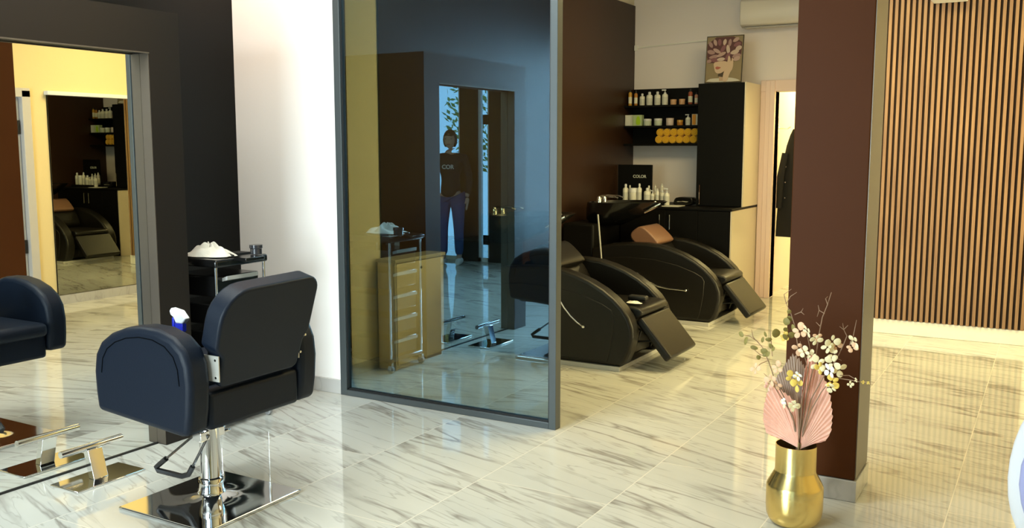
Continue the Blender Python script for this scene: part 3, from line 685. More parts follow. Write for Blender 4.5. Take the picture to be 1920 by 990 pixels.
# rolled towels
def towel(x, z, first=None):
    t = thing('rolled_towel', '', 'towel', (x, 8.85, z), 'rolled towels on the bottom shelf')
    b = BM(); r = .039; lathe(b, [(r*.55, -.10), (r*.9, -.097), (r, -.085), (r, .085), (r*.9, .097)], (x, 8.85, z), 20, 'Y'); obj('towel_roll', b, M_TOWEL, t, smooth=True)
    b = BM(); pts = []
    for k in range(34):
        a = k*.42; rr = .003+.0325*k/33; pts.append((x+rr*math.cos(a), 8.85-.0985, z+rr*math.sin(a)))
    tube(b, pts, .0022, 5); obj('spiral_edge', b, mat('mustard_edge', (.62, .30, .01), .9), t)
    return t
tw0 = None; xr = at(1304, 250, Y=8.78).x
names = ['leftmost', 'second from left', 'third from left', 'fourth from left', 'fifth from left', 'rightmost']
for row in range(2):
    for k in range(6):
        x = xr-(5-k)*.0705 - (.012 if row == 0 else -.0)+(.0); z = SHZ[2]+.02+.040+row*.0685
        lb = '%s mustard yellow rolled towel in the %s row on the bottom shelf' % (names[k], 'lower' if row == 0 else 'upper')
        if tw0 is None: tw0 = towel(x, z); tw0['label'] = lb
        else: dup(tw0, (x, 8.85, z), lb)
# counter: raised tray, bottles, black sign
zt = .892; Yc_ = 8.40
a, c = at(1166, 374, Y=Yc_), at(1248, 380, Y=Yc_)
bx_ = thing('counter_riser', 'low black riser tray under the white bottles on the counter', 'tray', ((a.x+c.x)/2, Yc_, zt))
b = BM(); box(b, a.x, c.x, Yc_-.09, Yc_+.11, zt, zt+.030); obj('tray', b, M_BLACKMATT, bx_, bevel=.003)
zr = zt+.032
sg = thing('sign_board', 'black display board with pale lettering standing behind the counter bottles', 'sign', (-3.52, 8.62, zt))
a2, c2 = at(1160, 310, Y=8.62), at(1223.5, 310, Y=8.62)
b = BM(); box(b, a2.x, c2.x, 8.61, 8.63, zt, 1.268); obj('board', b, M_BLACKMATT, sg, bevel=.002)
def text(s, size, loc, rotz, m, parent, rx=PI/2, ext=.0015, name='lettering'):
    cu = bpy.data.curves.new(name, 'FONT'); cu.body = s; cu.size = size; cu.align_x = 'CENTER'; cu.align_y = 'CENTER'; cu.extrude = ext; cu.offset = size*.02
    tmp = bpy.data.objects.new('tmp', cu); C.objects.link(tmp)
    dg = bpy.context.evaluated_depsgraph_get(); me = bpy.data.meshes.new_from_object(tmp.evaluated_get(dg)); bpy.data.objects.remove(tmp)
    me.transform(Matrix.Translation(Vector(loc)-world_loc(parent)) @ Matrix.Rotation(rotz, 4, 'Z') @ Matrix.Rotation(rx, 4, 'X'))
    o = bpy.data.objects.new(name, me); C.objects.link(o); me.materials.clear(); me.materials.append(m); o.parent = parent
    return o
p = at(1199, 331, Y=8.606); text('COLOR', .040, (p.x, 8.608, p.z), 0, mat('pale_lettering', (.62, .64, .58), .5), sg)
bot = [(1175, .048, .135, 'bottle', 'tall white bottle at the left end of the counter tray'), (1189, .066, .105, 'jar', 'wide cream jar-shaped tub on the counter tray'),
       (1201, .040, .140, 'bottle', 'slim white bottle behind the cream tub, under the lettering'), (1216, .056, .108, 'bottle', 'plump white cone-top bottle at mid counter tray'),
       (1226, .030, .090, 'pump', 'small white pump bottle at right of mid tray'), (1235, .030, .105, 'dropper', 'slim cream dropper bottle, third from the tray right end'),
       (1245, .040, .092, 'bottle', 'white bottle at the right end of the counter tray'), (1253, .046, .130, 'pump', 'white pump bottle standing right of the counter tray')]
for i, (px, w, h, s, lb) in enumerate(bot):
    on = i < 7; w *= 1.15; h *= 1.22; bottle('counter_bottle', px, zr if on else zt+.008, Yc_-.02 if on else 8.36, w, h, M_WHITEB, M_WHITEPL, lb, 'bottle', G3, s)
for i, (px, w, h, s, lb) in enumerate([(1183, .034, .15, 'bottle', 'grey-white bottle at the back of the tray, left end'), (1219, .04, .15, 'bottle', 'square-shouldered grey-white bottle at the back of the tray'), (1231, .03, .16, 'dropper', 'tall translucent dropper bottle at the back, left one of two'), (1243.5, .046, .17, 'dropper', 'tall translucent dropper bottle at the back, right one of two')]):
    bottle('tonic_bottle', px, zr, Yc_+.07, w, h, mat('translucent_grey_plastic', (.52, .50, .46), .3), M_WHITEB, lb, 'bottle', 'bottles at the back of the counter tray', s)
b = BM(); a = at(1245, 385, Y=8.3); c = at(1276, 385, Y=8.3); box(b, a.x, c.x, 8.24, 8.42, zt+.001, zt+.007); tag(obj('paper_towel_sheet', b, M_CLOTH), 'flat white sheet lying on the black counter at right of bottles', 'paper')
a, c = at(1266, 385, Y=8.5), at(1302, 385, Y=8.5)
bg_ = thing('toiletry_bag', 'low black bag with silver clasp on the counter beside the tall cabinet', 'bag', ((a.x+c.x)/2, 8.5, zt))
b = BM(); prism(b, smooth_poly([(a.x, zt+.001), (a.x+.004, zt+.05), (a.x+.03, zt+.082), (c.x-.02, zt+.082), (c.x, zt+.07), (c.x, zt+.001)], 1), 'Y', 8.44, 8.56); obj('bag_body', b, M_BLACKGLOSS, bg_, bevel=.008)
b = BM(); tube(b, [(a.x+.04, 8.436, zt+.038), ((a.x+c.x)/2, 8.432, zt+.042), (c.x-.04, 8.436, zt+.038)], .004, 6); obj('clasp', b, M_CHROME, bg_)

# ------------------------------------------------------------------ picture on top of the tall cabinet
ZA = 2.021
pic = thing('picture', 'leaning canvas print of a woman in a mauve petal headdress, hand to cheek', 'picture', (-2.715, 8.6, ZA))
PW, PH = .345, .43; px0 = -2.893
tilt = math.radians(6)
def P(u, v, d=0.0):      # canvas coordinates -> world, leaning back
    return Vector((px0+u*PW, 8.56+v*PH*math.sin(tilt)-d, ZA+.002+v*PH*math.cos(tilt)))
def slab(name, pts, m, d0, d1, parent):
    b = BM(); A = [b.verts.new(P(u, v, d0)) for u, v in pts]; B_ = [b.verts.new(P(u, v, d1)) for u, v in pts]; n = len(pts)
    b.faces.new(A); b.faces.new(B_[::-1])
    for i in range(n): b.faces.new((A[i], A[(i+1) % n], B_[(i+1) % n], B_[i]))
    return obj(name, b, m, parent)
slab('canvas_edge', [(0, 0), (1, 0), (1, 1), (0, 1)], mat('dark_olive_edge', (.05, .04, .025), .6), -.012, .002, pic)
slab('canvas', [(.02, .02), (.98, .02), (.98, .98), (.02, .98)], mat('olive_taupe_print', (.26, .20, .12), .6), .002, .003, pic)
M_SK = mat('portrait_skin', (.60, .44, .33), .6); M_SK2 = mat('portrait_skin_shade', (.50, .34, .24), .6)
slab('shoulders', smooth_poly([(.02, .02), (.98, .02), (.90, .07), (.68, .11), (.5, .10), (.3, .10), (.12, .09)], 1), mat('portrait_white_top', (.62, .58, .52), .6), .003, .004, pic)
slab('neck', [(.40, .04), (.58, .04), (.56, .26), (.38, .24)], M_SK2, .004, .005, pic)
slab('collar_shadow', [(.36, .14), (.50, .12), (.52, .24), (.38, .25)], mat('portrait_dark', (.06, .04, .025), .6), .005, .0055, pic)
slab('face', smooth_poly([(.24, .34), (.28, .22), (.40, .19), (.52, .24), (.60, .34), (.62, .46), (.30, .46), (.22, .42)], 2), M_SK, .0055, .0065, pic)
slab('lips', smooth_poly([(.27, .325), (.32, .355), (.38, .34), (.44, .33), (.38, .29), (.31, .285)], 1), mat('portrait_lips', (.42, .12, .09), .5), .0065, .0075, pic)
slab('hand', smooth_poly([(.50, .02), (.62, .02), (.68, .20), (.76, .30), (.76, .48), (.72, .54), (.70, .42), (.67, .54), (.62, .58), (.60, .44), (.56, .30), (.50, .18)], 1), M_SK, .0075, .009, pic)
slab('headdress', smooth_poly([(.03, .42), (.20, .43), (.34, .40), (.60, .44), (.96, .46), (.97, .97), (.03, .97)], 1), mat('portrait_plum', (.10, .035, .04), .6), .0045, .0052, pic)
rp = random.Random(4); pm = [mat('petal_mauve', (.36, .22, .22), .6), mat('petal_rose', (.46, .31, .29), .6), mat('petal_plum', (.22, .09, .11), .6), mat('petal_pale', (.56, .43, .38), .6)]
pet = [(.12, .82, 120, .20), (.24, .86, 110, .20), (.36, .86, 95, .20), (.50, .86, 80, .18), (.64, .84, 85, .22), (.80, .90, 30, .20), (.84, .80, 20, .22), (.88, .72, 25, .20), (.14, .66, 165, .24), (.30, .68, 150, .26), (.46, .72, 60, .26), (.60, .70, 100, .28), (.22, .56, 10, .30), (.42, .60, 25, .30), (.60, .56, 60, .26), (.78, .64, 15, .26), (.84, .56, 10, .26), (.84, .50, 20, .22), (.26, .49, 175, .26), (.42, .50, 5, .24), (.10, .47, 15, .16)]
for i, (u, v, an, ln) in enumerate(pet):
    ca, sa = math.cos(math.radians(an)), math.sin(math.radians(an)); wd = .045+.02*rp.random()
    pts = []
    for (s_, t_) in ((-.5, 0), (-.3, .7), (0, 1), (.3, .8), (.5, 0), (.3, -.8), (0, -1), (-.3, -.7)):
        x_, y_ = s_*ln, t_*wd; pts.append((min(.965, max(.03, u+x_*ca-y_*sa)), min(.965, max(.03, v+(x_*sa+y_*ca)*.8))))
    slab('petal', smooth_poly(pts, 1), pm[i % 4], .0052, .0058+.0004*(i % 5), pic)

# ------------------------------------------------------------------ air conditioner and conduit
ac = thing('air_conditioner', 'white wall air conditioner above the back doorway, left of the pillar', 'air conditioner', (-2.27, 8.9, 2.54))
b = BM(); prism(b, [(8.80, 2.56), (8.78, 2.62), (8.79, 2.77), (8.82, 2.80), (9.0, 2.80), (9.0, 2.54), (8.86, 2.54)], 'X', -2.65, -1.85); obj('casing', b, mat('ac_white', (.80, .74, .70), .35), ac, bevel=.01, seg=3)
b = BM(); box(b, -2.62, -1.88, 8.83, 8.87, 2.531, 2.541); obj('air_flap', b, mat('ac_flap', (.45, .42, .40), .4), ac)
b = BM(); box(b, -1.98, -1.955, 8.776, 8.785, 2.60, 2.612); box(b, -2.02, -2.0, 8.776, 8.785, 2.60, 2.612); obj('indicator', b, mat('grey_indicator', (.3, .3, .3), .4), ac)
b = BM(); tube(b, [(-3.775, 8.99, 2.425), (-3.40, 8.99, 2.445), (-3.0, 8.99, 2.462), (-2.66, 8.99, 2.475)], .009, 6); box(b, -3.77, -3.74, 8.97, 9.0, 2.40, 2.45)
tag(obj('conduit', b, M_WHITE), 'thin white cable conduit rising along the back wall above the shelves', 'conduit')
# ceiling lamps
def lamp(x, y, w, l, label, col, st_):
    t = thing('ceiling_light', label, 'ceiling light', (x, y, 2.94))
    b = BM(); box(b, x-w/2, x+w/2, y-l/2, y+l/2, 2.955, 3.0); obj('housing', b, M_WHITEPL, t, bevel=.004)
    b = BM(); box(b, x-w/2+.02, x+w/2-.02, y-l/2+.02, y+l/2-.02, 2.948, 2.955); obj('diffuser', b, mat('diffuser_'+label[:4], (.9, .9, .9), .5, emit=col, es=st_), t)
lamp(-1.3, 7.05, .8, .3, 'white ceiling light panel beside the slatted wall', (1, .84, .6), 3.0)
lamp(-2.6, 2.2, .3, .9, 'slim ceiling light panel above the styling chair', (.9, .96, 1), 3.0)
tv = thing('wall_speaker', 'white fitting at the top of the slatted wall', 'light fitting', (-0.62, 7.5, 2.53))
b = BM(); a, c = at(1745, 2, Y=7.50), at(1812, 0, Y=7.50); box(b, a.x, c.x, 7.44, 7.655, a.z, a.z+.10); obj('casing', b, M_WHITEPL, tv, bevel=.01, seg=3)
b = BM(); box(b, a.x+.03, c.x-.03, 7.655, 7.70, a.z+.02, a.z+.08); obj('bracket', b, M_ALU, tv)
tv.name = 'wall_fitting'

# coat in the doorway
ct = thing('coat', 'long black coat hanging in the bright back doorway beside the pillar', 'coat', (-2.22, 9.35, .57))
b = BM(); secs = [(.57, .17, .07), (.70, .165, .075), (.9, .15, .07), (1.1, .135, .065), (1.3, .11, .06), (1.45, .08, .05), (1.55, .045, .035), (1.61, .015, .015)]
rings = []
for z, rx, ry in secs:
    ring = []
    for k in range(24):
        a = 2*PI*k/24; f = 1+.10*math.sin(5*a+z*3)*(1.65-z)
        ring.append(b.verts.new((-2.235+rx*.85*math.cos(a)*f, 9.30+ry*math.sin(a)*f, z)))
    rings.append(ring)
for A, B_ in zip(rings, rings[1:]):
    for k in range(24): b.faces.new((A[k], A[(k+1) % 24], B_[(k+1) % 24], B_[k]))
b.faces.new(rings[0][::-1]); b.faces.new(rings[-1]); obj('coat_body', b, mat('black_wool', (.012, .011, .011), .8), ct, smooth=True)
b = BM(); tube(b, [(-2.30, 9.24, 1.38), (-2.335, 9.235, 1.15), (-2.345, 9.235, .85)], [.03, .035, .03], 10); obj('sleeve', b, mat('black_wool', (.012, .011, .011), .8), ct, smooth=True)
b = BM()
for z in (.95, 1.1, 1.25): lathe(b, [(.009, 0), (.007, -.006)], (-2.29, 9.235, z), 10, 'Y')
obj('button', b, M_CHROME, ct)
hk = BM(); box(hk, -2.395, -2.385, 9.27, 9.33, 1.58, 1.66); tube(hk, [(-2.385, 9.30, 1.62), (-2.30, 9.30, 1.615), (-2.27, 9.30, 1.635)], .006, 8)
tag(obj('coat_hook', hk, M_CHROME), 'small chrome wall hook holding the black coat in the doorway', 'hook')

# ------------------------------------------------------------------ mirror on the right wall (seen in the station mirror)
rm = thing('wall_mirror', 'large mirror under a white ledge on the right wall, seen reflected in the station mirror', 'mirror', (XC-.01, 5.65, .09))
b = BM(); box(b, XC-.012, XC-.001, 5.30, 6.34, .09, 1.90); obj('backing', b, M_BLACKMATT, rm)
b = BM(); box(b, XC-.016, XC-.012, 5.302, 6.338, .092, 1.90); obj('mirror_glass', b, mat('dark_mirror', (.42, .43, .38), .0, metal=1.0), rm)
b = BM(); box(b, XC-.06, XC-.001, 5.28, 6.36, 1.90, 1.935); obj('top_ledge', b, M_WHITEPL, rm, bevel=.003)

# ------------------------------------------------------------------ white shell chair at the right edge
wc = thing('shell_chair', 'white plastic shell chair with lavender inside at the right edge of the photo', 'chair', (.16, 2.62, 0))
def shell(off, m, name):
    b = BM(); prof = [(.0, .44, .16), (.02, .46, .19), (.03, .55, .215), (.035, .65, .215), (.03, .74, .195), (.02, .80, .165), (.0, .85, .11)]
    # back shell curved about the sitter: parameter t across
    rows = []
    for dy, z, hw in prof:
        row = []
        for k in range(17):
            t_ = -1+2*k/16; x = .150+hw*math.sin(t_*1.45)/math.sin(1.45); y = 2.60-dy+.07*(t_**2)*(1-abs(z-.6)*.6)+off
            row.append(b.verts.new((x, y, z)))
        rows.append(row)
    for A, B_ in zip(rows, rows[1:]):
        for k in range(16): b.faces.new((A[k], A[k+1], B_[k+1], B_[k]))
    o = obj(name, b, m, wc, smooth=True); s = o.modifiers.new('s', 'SOLIDIFY'); s.thickness = .014; s.offset = 0
    sb_ = o.modifiers.new('sub', 'SUBSURF'); sb_.levels = 1; sb_.render_levels = 1
    return o
shell(0, M_WHITEPL, 'back_shell')
b = BM(); lathe(b, [(.0, .425), (.14, .43), (.20, .45), (.205, .465), (.19, .462), (.12, .445), (.0, .44)], (.165, 2.78, 0), 24, cap=False); obj('seat', b, M_WHITEPL, wc, smooth=True)
b = BM(); rows = []
for z, hw, dy in ((.50, .172, -.020), (.60, .200, -.028), (.70, .185, -.028), (.79, .13, -.018)):
    rows.append([b.verts.new((.160+hw*1.03*math.sin(t_*1.45)/math.sin(1.45), 2.558+dy+.06*t_**2, z)) for t_ in [-1+2*k/12 for k in range(13)]])
for A, B_ in zip(rows, rows[1:]):
    for k in range(12): b.faces.new((A[k], A[k+1], B_[k+1], B_[k]))
o = obj('back_pad', b, M_LAV, wc, smooth=True); s = o.modifiers.new('s', 'SOLIDIFY'); s.thickness = .012; s.offset = 0; s = o.modifiers.new('sub', 'SUBSURF'); s.levels = 1; s.render_levels = 1
for sx in (-1, 1):
    for sy in (-1, 1):
        b = BM(); tube(b, [(.165+sx*.09, 2.78+sy*.09, .435), (.175+sx*.14, 2.78+sy*.15, .0)], [.014, .010], 8); obj('leg', b, M_CHROME, wc, smooth=True)

# ------------------------------------------------------------------ vase and dried arrangement
VX, VY = -.803, 3.55
va = thing('vase', 'brushed gold bottle-shaped floor vase in front of the dark pillar', 'vase', (VX, VY, 0))
b = BM(); lathe(b, [(.060, 0), (.078, .004), (.094, .018), (.103, .040), (.106, .07), (.106, .150), (.102, .160), (.078, .205), (.076, .212), (.076, .312), (.0735, .312)], (VX, VY, 0), 48, cap=False)
b.faces.new([v_ for v_ in b.verts][:48][::-1]); obj('body', b, M_GOLD, va, smooth=True)
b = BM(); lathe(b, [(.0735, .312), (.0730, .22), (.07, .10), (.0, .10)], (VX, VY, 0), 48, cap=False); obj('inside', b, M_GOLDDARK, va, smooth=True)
def fan(base, outline, Yb, label, m, depth, npl=26):
    """pleated dried palm leaf: pleats radiate from base to the outline"""
    b = BM(); bp = at(*base, Y=Yb)
    pts = [at(x, y, Y=Yb+d) for x, y, d in outline]
    L_ = [0]
    for p, q in zip(pts, pts[1:]): L_.append(L_[-1]+(q-p).length)
    def samp(s):
        s *= L_[-1]
        for i in range(len(pts)-1):
            if s <= L_[i+1]+1e-9: return pts[i].lerp(pts[i+1], (s-L_[i])/max(1e-9, L_[i+1]-L_[i]))
        return pts[-1]
    cols = []
    for k in range(npl*2+1):
        e = samp(k/(npl*2)); row = []
        if k % 2: e = bp+(e-bp)*.975
        for j in range(1, 6):
            f = j/5; p = bp.lerp(e, f); p = p+Vector((0, (-depth if k % 2 else depth)*f+.02*math.sin(f*2.2), 0)); row.append(b.verts.new(p))
        cols.append(row)
    c0 = b.verts.new(bp)
    for A, B_ in zip(cols, cols[1:]):
        b.faces.new((c0, A[0], B_[0]))
        for j in range(4): b.faces.new((A[j], A[j+1], B_[j+1], B_[j]))
    stem_to = Vector((VX+(bp.x-VX)*.3, VY, .13))
    t = thing('palm_leaf', label, 'dried palm leaf', tuple(stem_to), 'dried palm leaves in the gold vase')
    o = obj('blade', b, m, t); s = o.modifiers.new('s', 'SOLIDIFY'); s.thickness = .0015; s.offset = 0
    b = BM(); tube(b, [bp+Vector((0, 0, .02)), bp.lerp(stem_to, .5), stem_to], .003, 6); obj('stalk', b, mat('dry_stalk', (.42, .30, .14), .7), t, smooth=True)
M_PALM = mat('blush_palm', (.86, .50, .38), .7, vary=.15, vscale=20)
M_PALM2 = mat('faded_mauve_palm', (.56, .44, .36), .7, vary=.15, vscale=20)
fan((1497, 840), [(1478, 826, 0), (1455, 822, 0), (1434, 814, 0), (1428, 790, .0), (1429, 765, .01), (1436, 735, .02), (1447, 722, .02), (1458, 730, .02), (1466, 735, .01), (1480, 745, 0), (1492, 760, 0)], 3.53, 'left blush pink pleated palm leaf in the gold vase', M_PALM, .004, 20)
fan((1500, 842), [(1500, 760, 0), (1505, 710, 0), (1512, 672, 0), (1522, 660, .01), (1532, 690, .01), (1546, 712, .01), (1556, 745, .0), (1560, 780, .0), (1557, 812, 0), (1547, 829, 0), (1520, 833, 0)], 3.54, 'right blush pink pleated palm leaf in the gold vase', M_PALM, .004, 24)
fan((1496, 836), [(1432, 752, .0), (1440, 725, 0), (1458, 700, 0), (1470, 682, 0), (1484, 664, 0), (1496, 672, 0), (1508, 690, 0), (1516, 720, 0)], 3.60, 'faded mauve palm leaf standing behind the two pink ones', M_PALM2, .004, 24)
M_TWIG = mat('brown_twig', (.30, .19, .12), .8)
M_FLC = mat('cream_petal', (.85, .74, .45), .6); M_FLP = mat('peach_petal', (.80, .50, .30), .6); M_FLW = mat('white_petal', (.88, .86, .78), .6); M_FLY = mat('yellow_petal', (.82, .60, .12), .6); M_LFO = mat('olive_leaf', (.24, .20, .05), .6)
rf = random.Random(11)
def flower(bm, c, size, tilt_seed, petals=5):
    rr = random.Random(tilt_seed); nrm = Vector((rr.uniform(-.9, .9), -1, rr.uniform(-.7, .6))).normalized()
    u = nrm.orthogonal().normalized(); w = nrm.cross(u); a0 = rr.random()*6
    for k in range(petals):
        a = a0+2*PI*(k+rr.uniform(-.15, .15))/petals; d = u*math.cos(a)+w*math.sin(a); s = nrm.cross(d)
        L_ = size*rr.uniform(.85, 1.25); wd = L_*(.62 if k % 2 else .42); cup = rr.uniform(.1, .45)
        v = [bm.verts.new(x) for x in (c, c+d*L_*.35+s*wd*.6+nrm*L_*.05, c+d*L_*.72+s*wd*.75+nrm*L_*cup*.5, c+d*L_*1.05+nrm*L_*cup*.7, c+d*L_*.72-s*wd*.75+nrm*L_*cup*.4, c+d*L_*.35-s*wd*.6+nrm*L_*.05, c+d*L_*.6+nrm*L_*cup)]
        for i, j in ((0, 1), (1, 2), (2, 3), (3, 4), (4, 5), (5, 0)): bm.faces.new((v[i], v[j], v[6]))
def branch(label, pts, twigs, flowers, Yt, name='flower_stem'):
    """pts: photo points of the main stem from vase upward; Yt: depth at its tip"""
    n = len(pts); W_ = []
    for i, (x, y) in enumerate(pts): W_.append(at(x, y, Y=VY+(Yt-VY)*i/(n-1)))
    base = Vector((VX+(W_[0].x-VX)*.5, VY, .12))
    t = thing(name, label, 'flower stem', tuple(base), 'flower stems in the gold vase')
    b = BM(); full = [base]+W_; tube(b, full, [.0032]+[.0028-.0016*i/(n-1) for i in range(n)], 6); obj('stem', b, M_TWIG, t, smooth=True)
    if twigs:
        b = BM()
        for tw in twigs:
            q = [at(x, y, Y=Yt+rf.uniform(-.015, .015)) for x, y in tw]; tube(b, q, [.0016]*(len(q)-1)+[.0008], 5)
        obj('twigs', b, M_TWIG, t, smooth=True)
    for i, (x, y, s, m) in enumerate(flowers):
        b = BM(); c = at(x, y, Y=Yt-.012+rf.uniform(-.02, .02)); flower(b, c, s*(1.12 if m is not M_LFO else 1.7), i*7+int(x), 4 if m is not M_LFO else 2)
        o = obj('flower' if m is not M_LFO else 'leaf', b, m, t, smooth=False)
        sd = o.modifiers.new('s', 'SOLIDIFY'); sd.thickness = .0012; sb2 = o.modifiers.new('sub', 'SUBSURF'); sb2.levels = 1; sb2.render_levels = 1
branch('leftmost green-leaved stem reaching out over the floor', [(1494, 830), (1488, 790), (1470, 745), (1452, 710), (1442, 680), (1430, 652), (1412, 632)],
       [[(1430, 652), (1420, 640), (1405, 630), (1392, 628)], [(1438, 668), (1425, 665), (1410, 652)], [(1412, 632), (1409, 618)], [(1440, 676), (1426, 682), (1418, 690)], [(1448, 668), (1446, 640), (1444, 622)]],
       [(1396, 632, .020, M_LFO), (1424, 654, .020, M_LFO), (1433, 630, .018, M_LFO), (1442, 642, .018, M_LFO), (1445, 658, .018, M_LFO), (1417, 692, .022, M_FLP), (1458, 690, .024, M_FLP), (1428, 668, .014, M_LFO)], 3.50)
branch('peach and pink flowered stem low on the left of the bunch', [(1495, 825), (1486, 780), (1468, 750), (1452, 725), (1440, 712)],
       [[(1452, 725), (1440, 708), (1432, 700)], [(1446, 718), (1434, 722)]], [(1446, 712, .024, M_FLP), (1456, 722, .020, M_FLP), (1470, 755, .018, M_FLC), (1488, 760, .022, M_FLC), (1440, 725, .018, M_PALM)], 3.48)
branch('tall stem with olive leaves against the left pillar edge', [(1498, 820), (1494, 760), (1490, 700), (1496, 650), (1490, 610), (1482, 585), (1474, 570)],
       [[(1474, 570), (1482, 556), (1494, 548)], [(1474, 570), (1470, 552), (1484, 542)], [(1490, 590), (1502, 585), (1506, 578)], [(1502, 585), (1508, 590)]],
       [(1478, 590, .018, M_LFO), (1484, 606, .020, M_LFO), (1478, 622, .022, M_LFO), (1466, 625, .024, M_LFO), (1472, 632, .020, M_FLY)], 3.60)
branch('centre stem with large peach and cream orchid blooms', [(1500, 820), (1504, 750), (1514, 700), (1520, 660), (1514, 630)],
       [[(1514, 690), (1508, 665), (1500, 640)]], [(1500, 622, .030, M_FLP), (1514, 620, .022, M_FLC), (1498, 652, .028, M_FLP), (1508, 660, .024, M_FLC), (1530, 636, .026, M_FLC), (1534, 632, .018, M_FLP), (1522, 668, .024, M_FLC), (1532, 682, .028, M_FLC), (1538, 690, .020, M_FLY)], 3.52)
branch('tallest bare twig of the bunch with tiny buds', [(1500, 820), (1512, 740), (1528, 680), (1536, 625), (1542, 595), (1552, 570), (1559, 548)],
       [[(1546, 588), (1536, 582), (1532, 594)], [(1536, 582), (1534, 572)], [(1552, 572), (1548, 560), (1552, 556)], [(1538, 612), (1530, 604)]], [], 3.56)
branch('right stem with pale orchids and a forked tip', [(1502, 820), (1520, 750), (1545, 705), (1568, 675), (1582, 645), (1588, 630), (1582, 618)],
       [[(1582, 618), (1574, 612)], [(1582, 618), (1580, 606)], [(1582, 618), (1590, 610)], [(1570, 672), (1578, 676)], [(1592, 650), (1600, 630), (1606, 600)]],
       [(1560, 640, .026, M_FLC), (1568, 648, .024, M_FLP), (1552, 650, .022, M_FLC), (1562, 664, .024, M_FLC), (1602, 640, .026, M_FLC), (1598, 652, .018, M_FLP)], 3.54)
branch('lower right stem with cream blooms and a bud spike', [(1502, 825), (1520, 770), (1540, 735), (1562, 708), (1590, 712), (1612, 716), (1632, 717)],
       [[(1575, 704), (1592, 704), (1606, 712)]], [(1562, 680, .028, M_FLC), (1572, 692, .026, M_FLC), (1556, 696, .024, M_FLW), (1560, 716, .024, M_FLY), (1558, 726, .022, M_FLC), (1594, 720, .012, M_FLC), (1606, 713, .008, M_FLC), (1618, 716, .007, M_FLY), (1628, 718, .006, M_FLY)], 3.47)
branch('short front stem with one white and yellow bloom', [(1499, 828), (1498, 790), (1496, 755), (1492, 725), (1490, 710)],
       [], [(1486, 708, .026, M_FLY), (1496, 704, .020, M_FLW), (1494, 720, .024, M_FLY), (1470, 752, .012, M_FLW), (1489, 758, .018, M_FLC)], 3.46)

# ------------------------------------------------------------------ person standing behind the camera (seen twice-reflected)
pr = thing('person', 'person in black lettered sweater and blue jeans standing by the shopfront window, seen in reflections', 'person', (-.98, -1.34, 0))
FD = Vector((-.35, 1, 0)).normalized(); SD = Vector((FD.y, -FD.x, 0))     # forward, right hand side
O = Vector((-.98, -1.34, 0))
def L3(s, f, z): return O+SD*s+FD*f+Vector((0, 0, z))
def skin(name, joints, bones, m, parent, sub=2):
    me = bpy.data.meshes.new(name); pl_ = world_loc(parent)
    me.from_pydata([tuple(L3(*j[:3])-pl_) for j in joints], bones, []); me.update()
    o = bpy.data.objects.new(name, me); C.objects.link(o); o.parent = parent; me.materials.append(m)
    sk = o.modifiers.new('skin', 'SKIN'); sk.use_smooth_shade = True
    for i, j in enumerate(joints):
        r = j[3] if len(j) == 4 else None
        me.skin_vertices[0].data[i].radius = (r, r) if r else (j[3], j[4])
    me.skin_vertices[0].data[0].use_root = True
    ss = o.modifiers.new('ss', 'SUBSURF'); ss.levels = sub; ss.render_levels = sub
    return o
M_SKIN = mat('skin_tone', (.55, .34, .25), .5)
J = [(0, 0, .90, .05, .06), (0, 0, 1.0, .06, .08), (0, .005, 1.14, .075, .11), (0, 0, 1.28, .08, .13), (0, 0, 1.36, .06, .07), (0, .01, 1.42, .048, .048),
     (-.17, 0, 1.31, .045), (-.22, -.02, 1.05, .038), (-.22, .06, .83, .028), (.17, 0, 1.31, .045), (.22, -.02, 1.05, .038), (.22, .06, .83, .028),
     (-.09, 0, .80, .085), (-.10, .01, .46, .055), (-.10, -.01, .09, .035), (-.11, .10, .035, .032), (.09, 0, .80, .085), (.10, .01, .46, .055), (.10, -.01, .09, .035), (.11, .10, .035, .032)]
Bn = [(0, 1), (1, 2), (2, 3), (3, 4), (4, 5), (3, 6), (6, 7), (7, 8), (3, 9), (9, 10), (10, 11), (0, 12), (12, 13), (13, 14), (14, 15), (0, 16), (16, 17), (17, 18), (18, 19)]
body = skin('body', J, Bn, M_SKIN, pr)
sw = [(0, 0, .80, .15, .185), (0, 0, 1.0, .105, .135), (0, .005, 1.14, .108, .145), (0, 0, 1.28, .11, .165), (0, 0, 1.375, .062, .072), (-.175, 0, 1.31, .06), (-.228, -.02, 1.05, .052), (-.226, .05, .86, .040), (.175, 0, 1.31, .06), (.228, -.02, 1.05, .052), (.226, .05, .86, .040)]
swo = skin('sweater', sw, [(0, 1), (1, 2), (2, 3), (3, 4), (3, 5), (5, 6), (6, 7), (3, 8), (8, 9), (9, 10)], mat('black_knit', (.012, .012, .015), .85), pr)
text('COR', .07, L3(0, .135, 1.20), math.atan2(FD.y, FD.x)+PI/2, mat('white_print_letters', (.7, .7, .7), .6), swo, name='chest_lettering')
skin('jeans', [(0, 0, .95, .115, .145), (-.09, 0, .78, .10), (-.10, .01, .46, .068), (-.10, -.01, .10, .055), (.09, 0, .78, .10), (.10, .01, .46, .068), (.10, -.01, .10, .055)], [(0, 1), (1, 2), (2, 3), (0, 4), (4, 5), (5, 6)], mat('blue_denim', (.035, .075, .22), .8, bump=.3, bscale=300), pr)
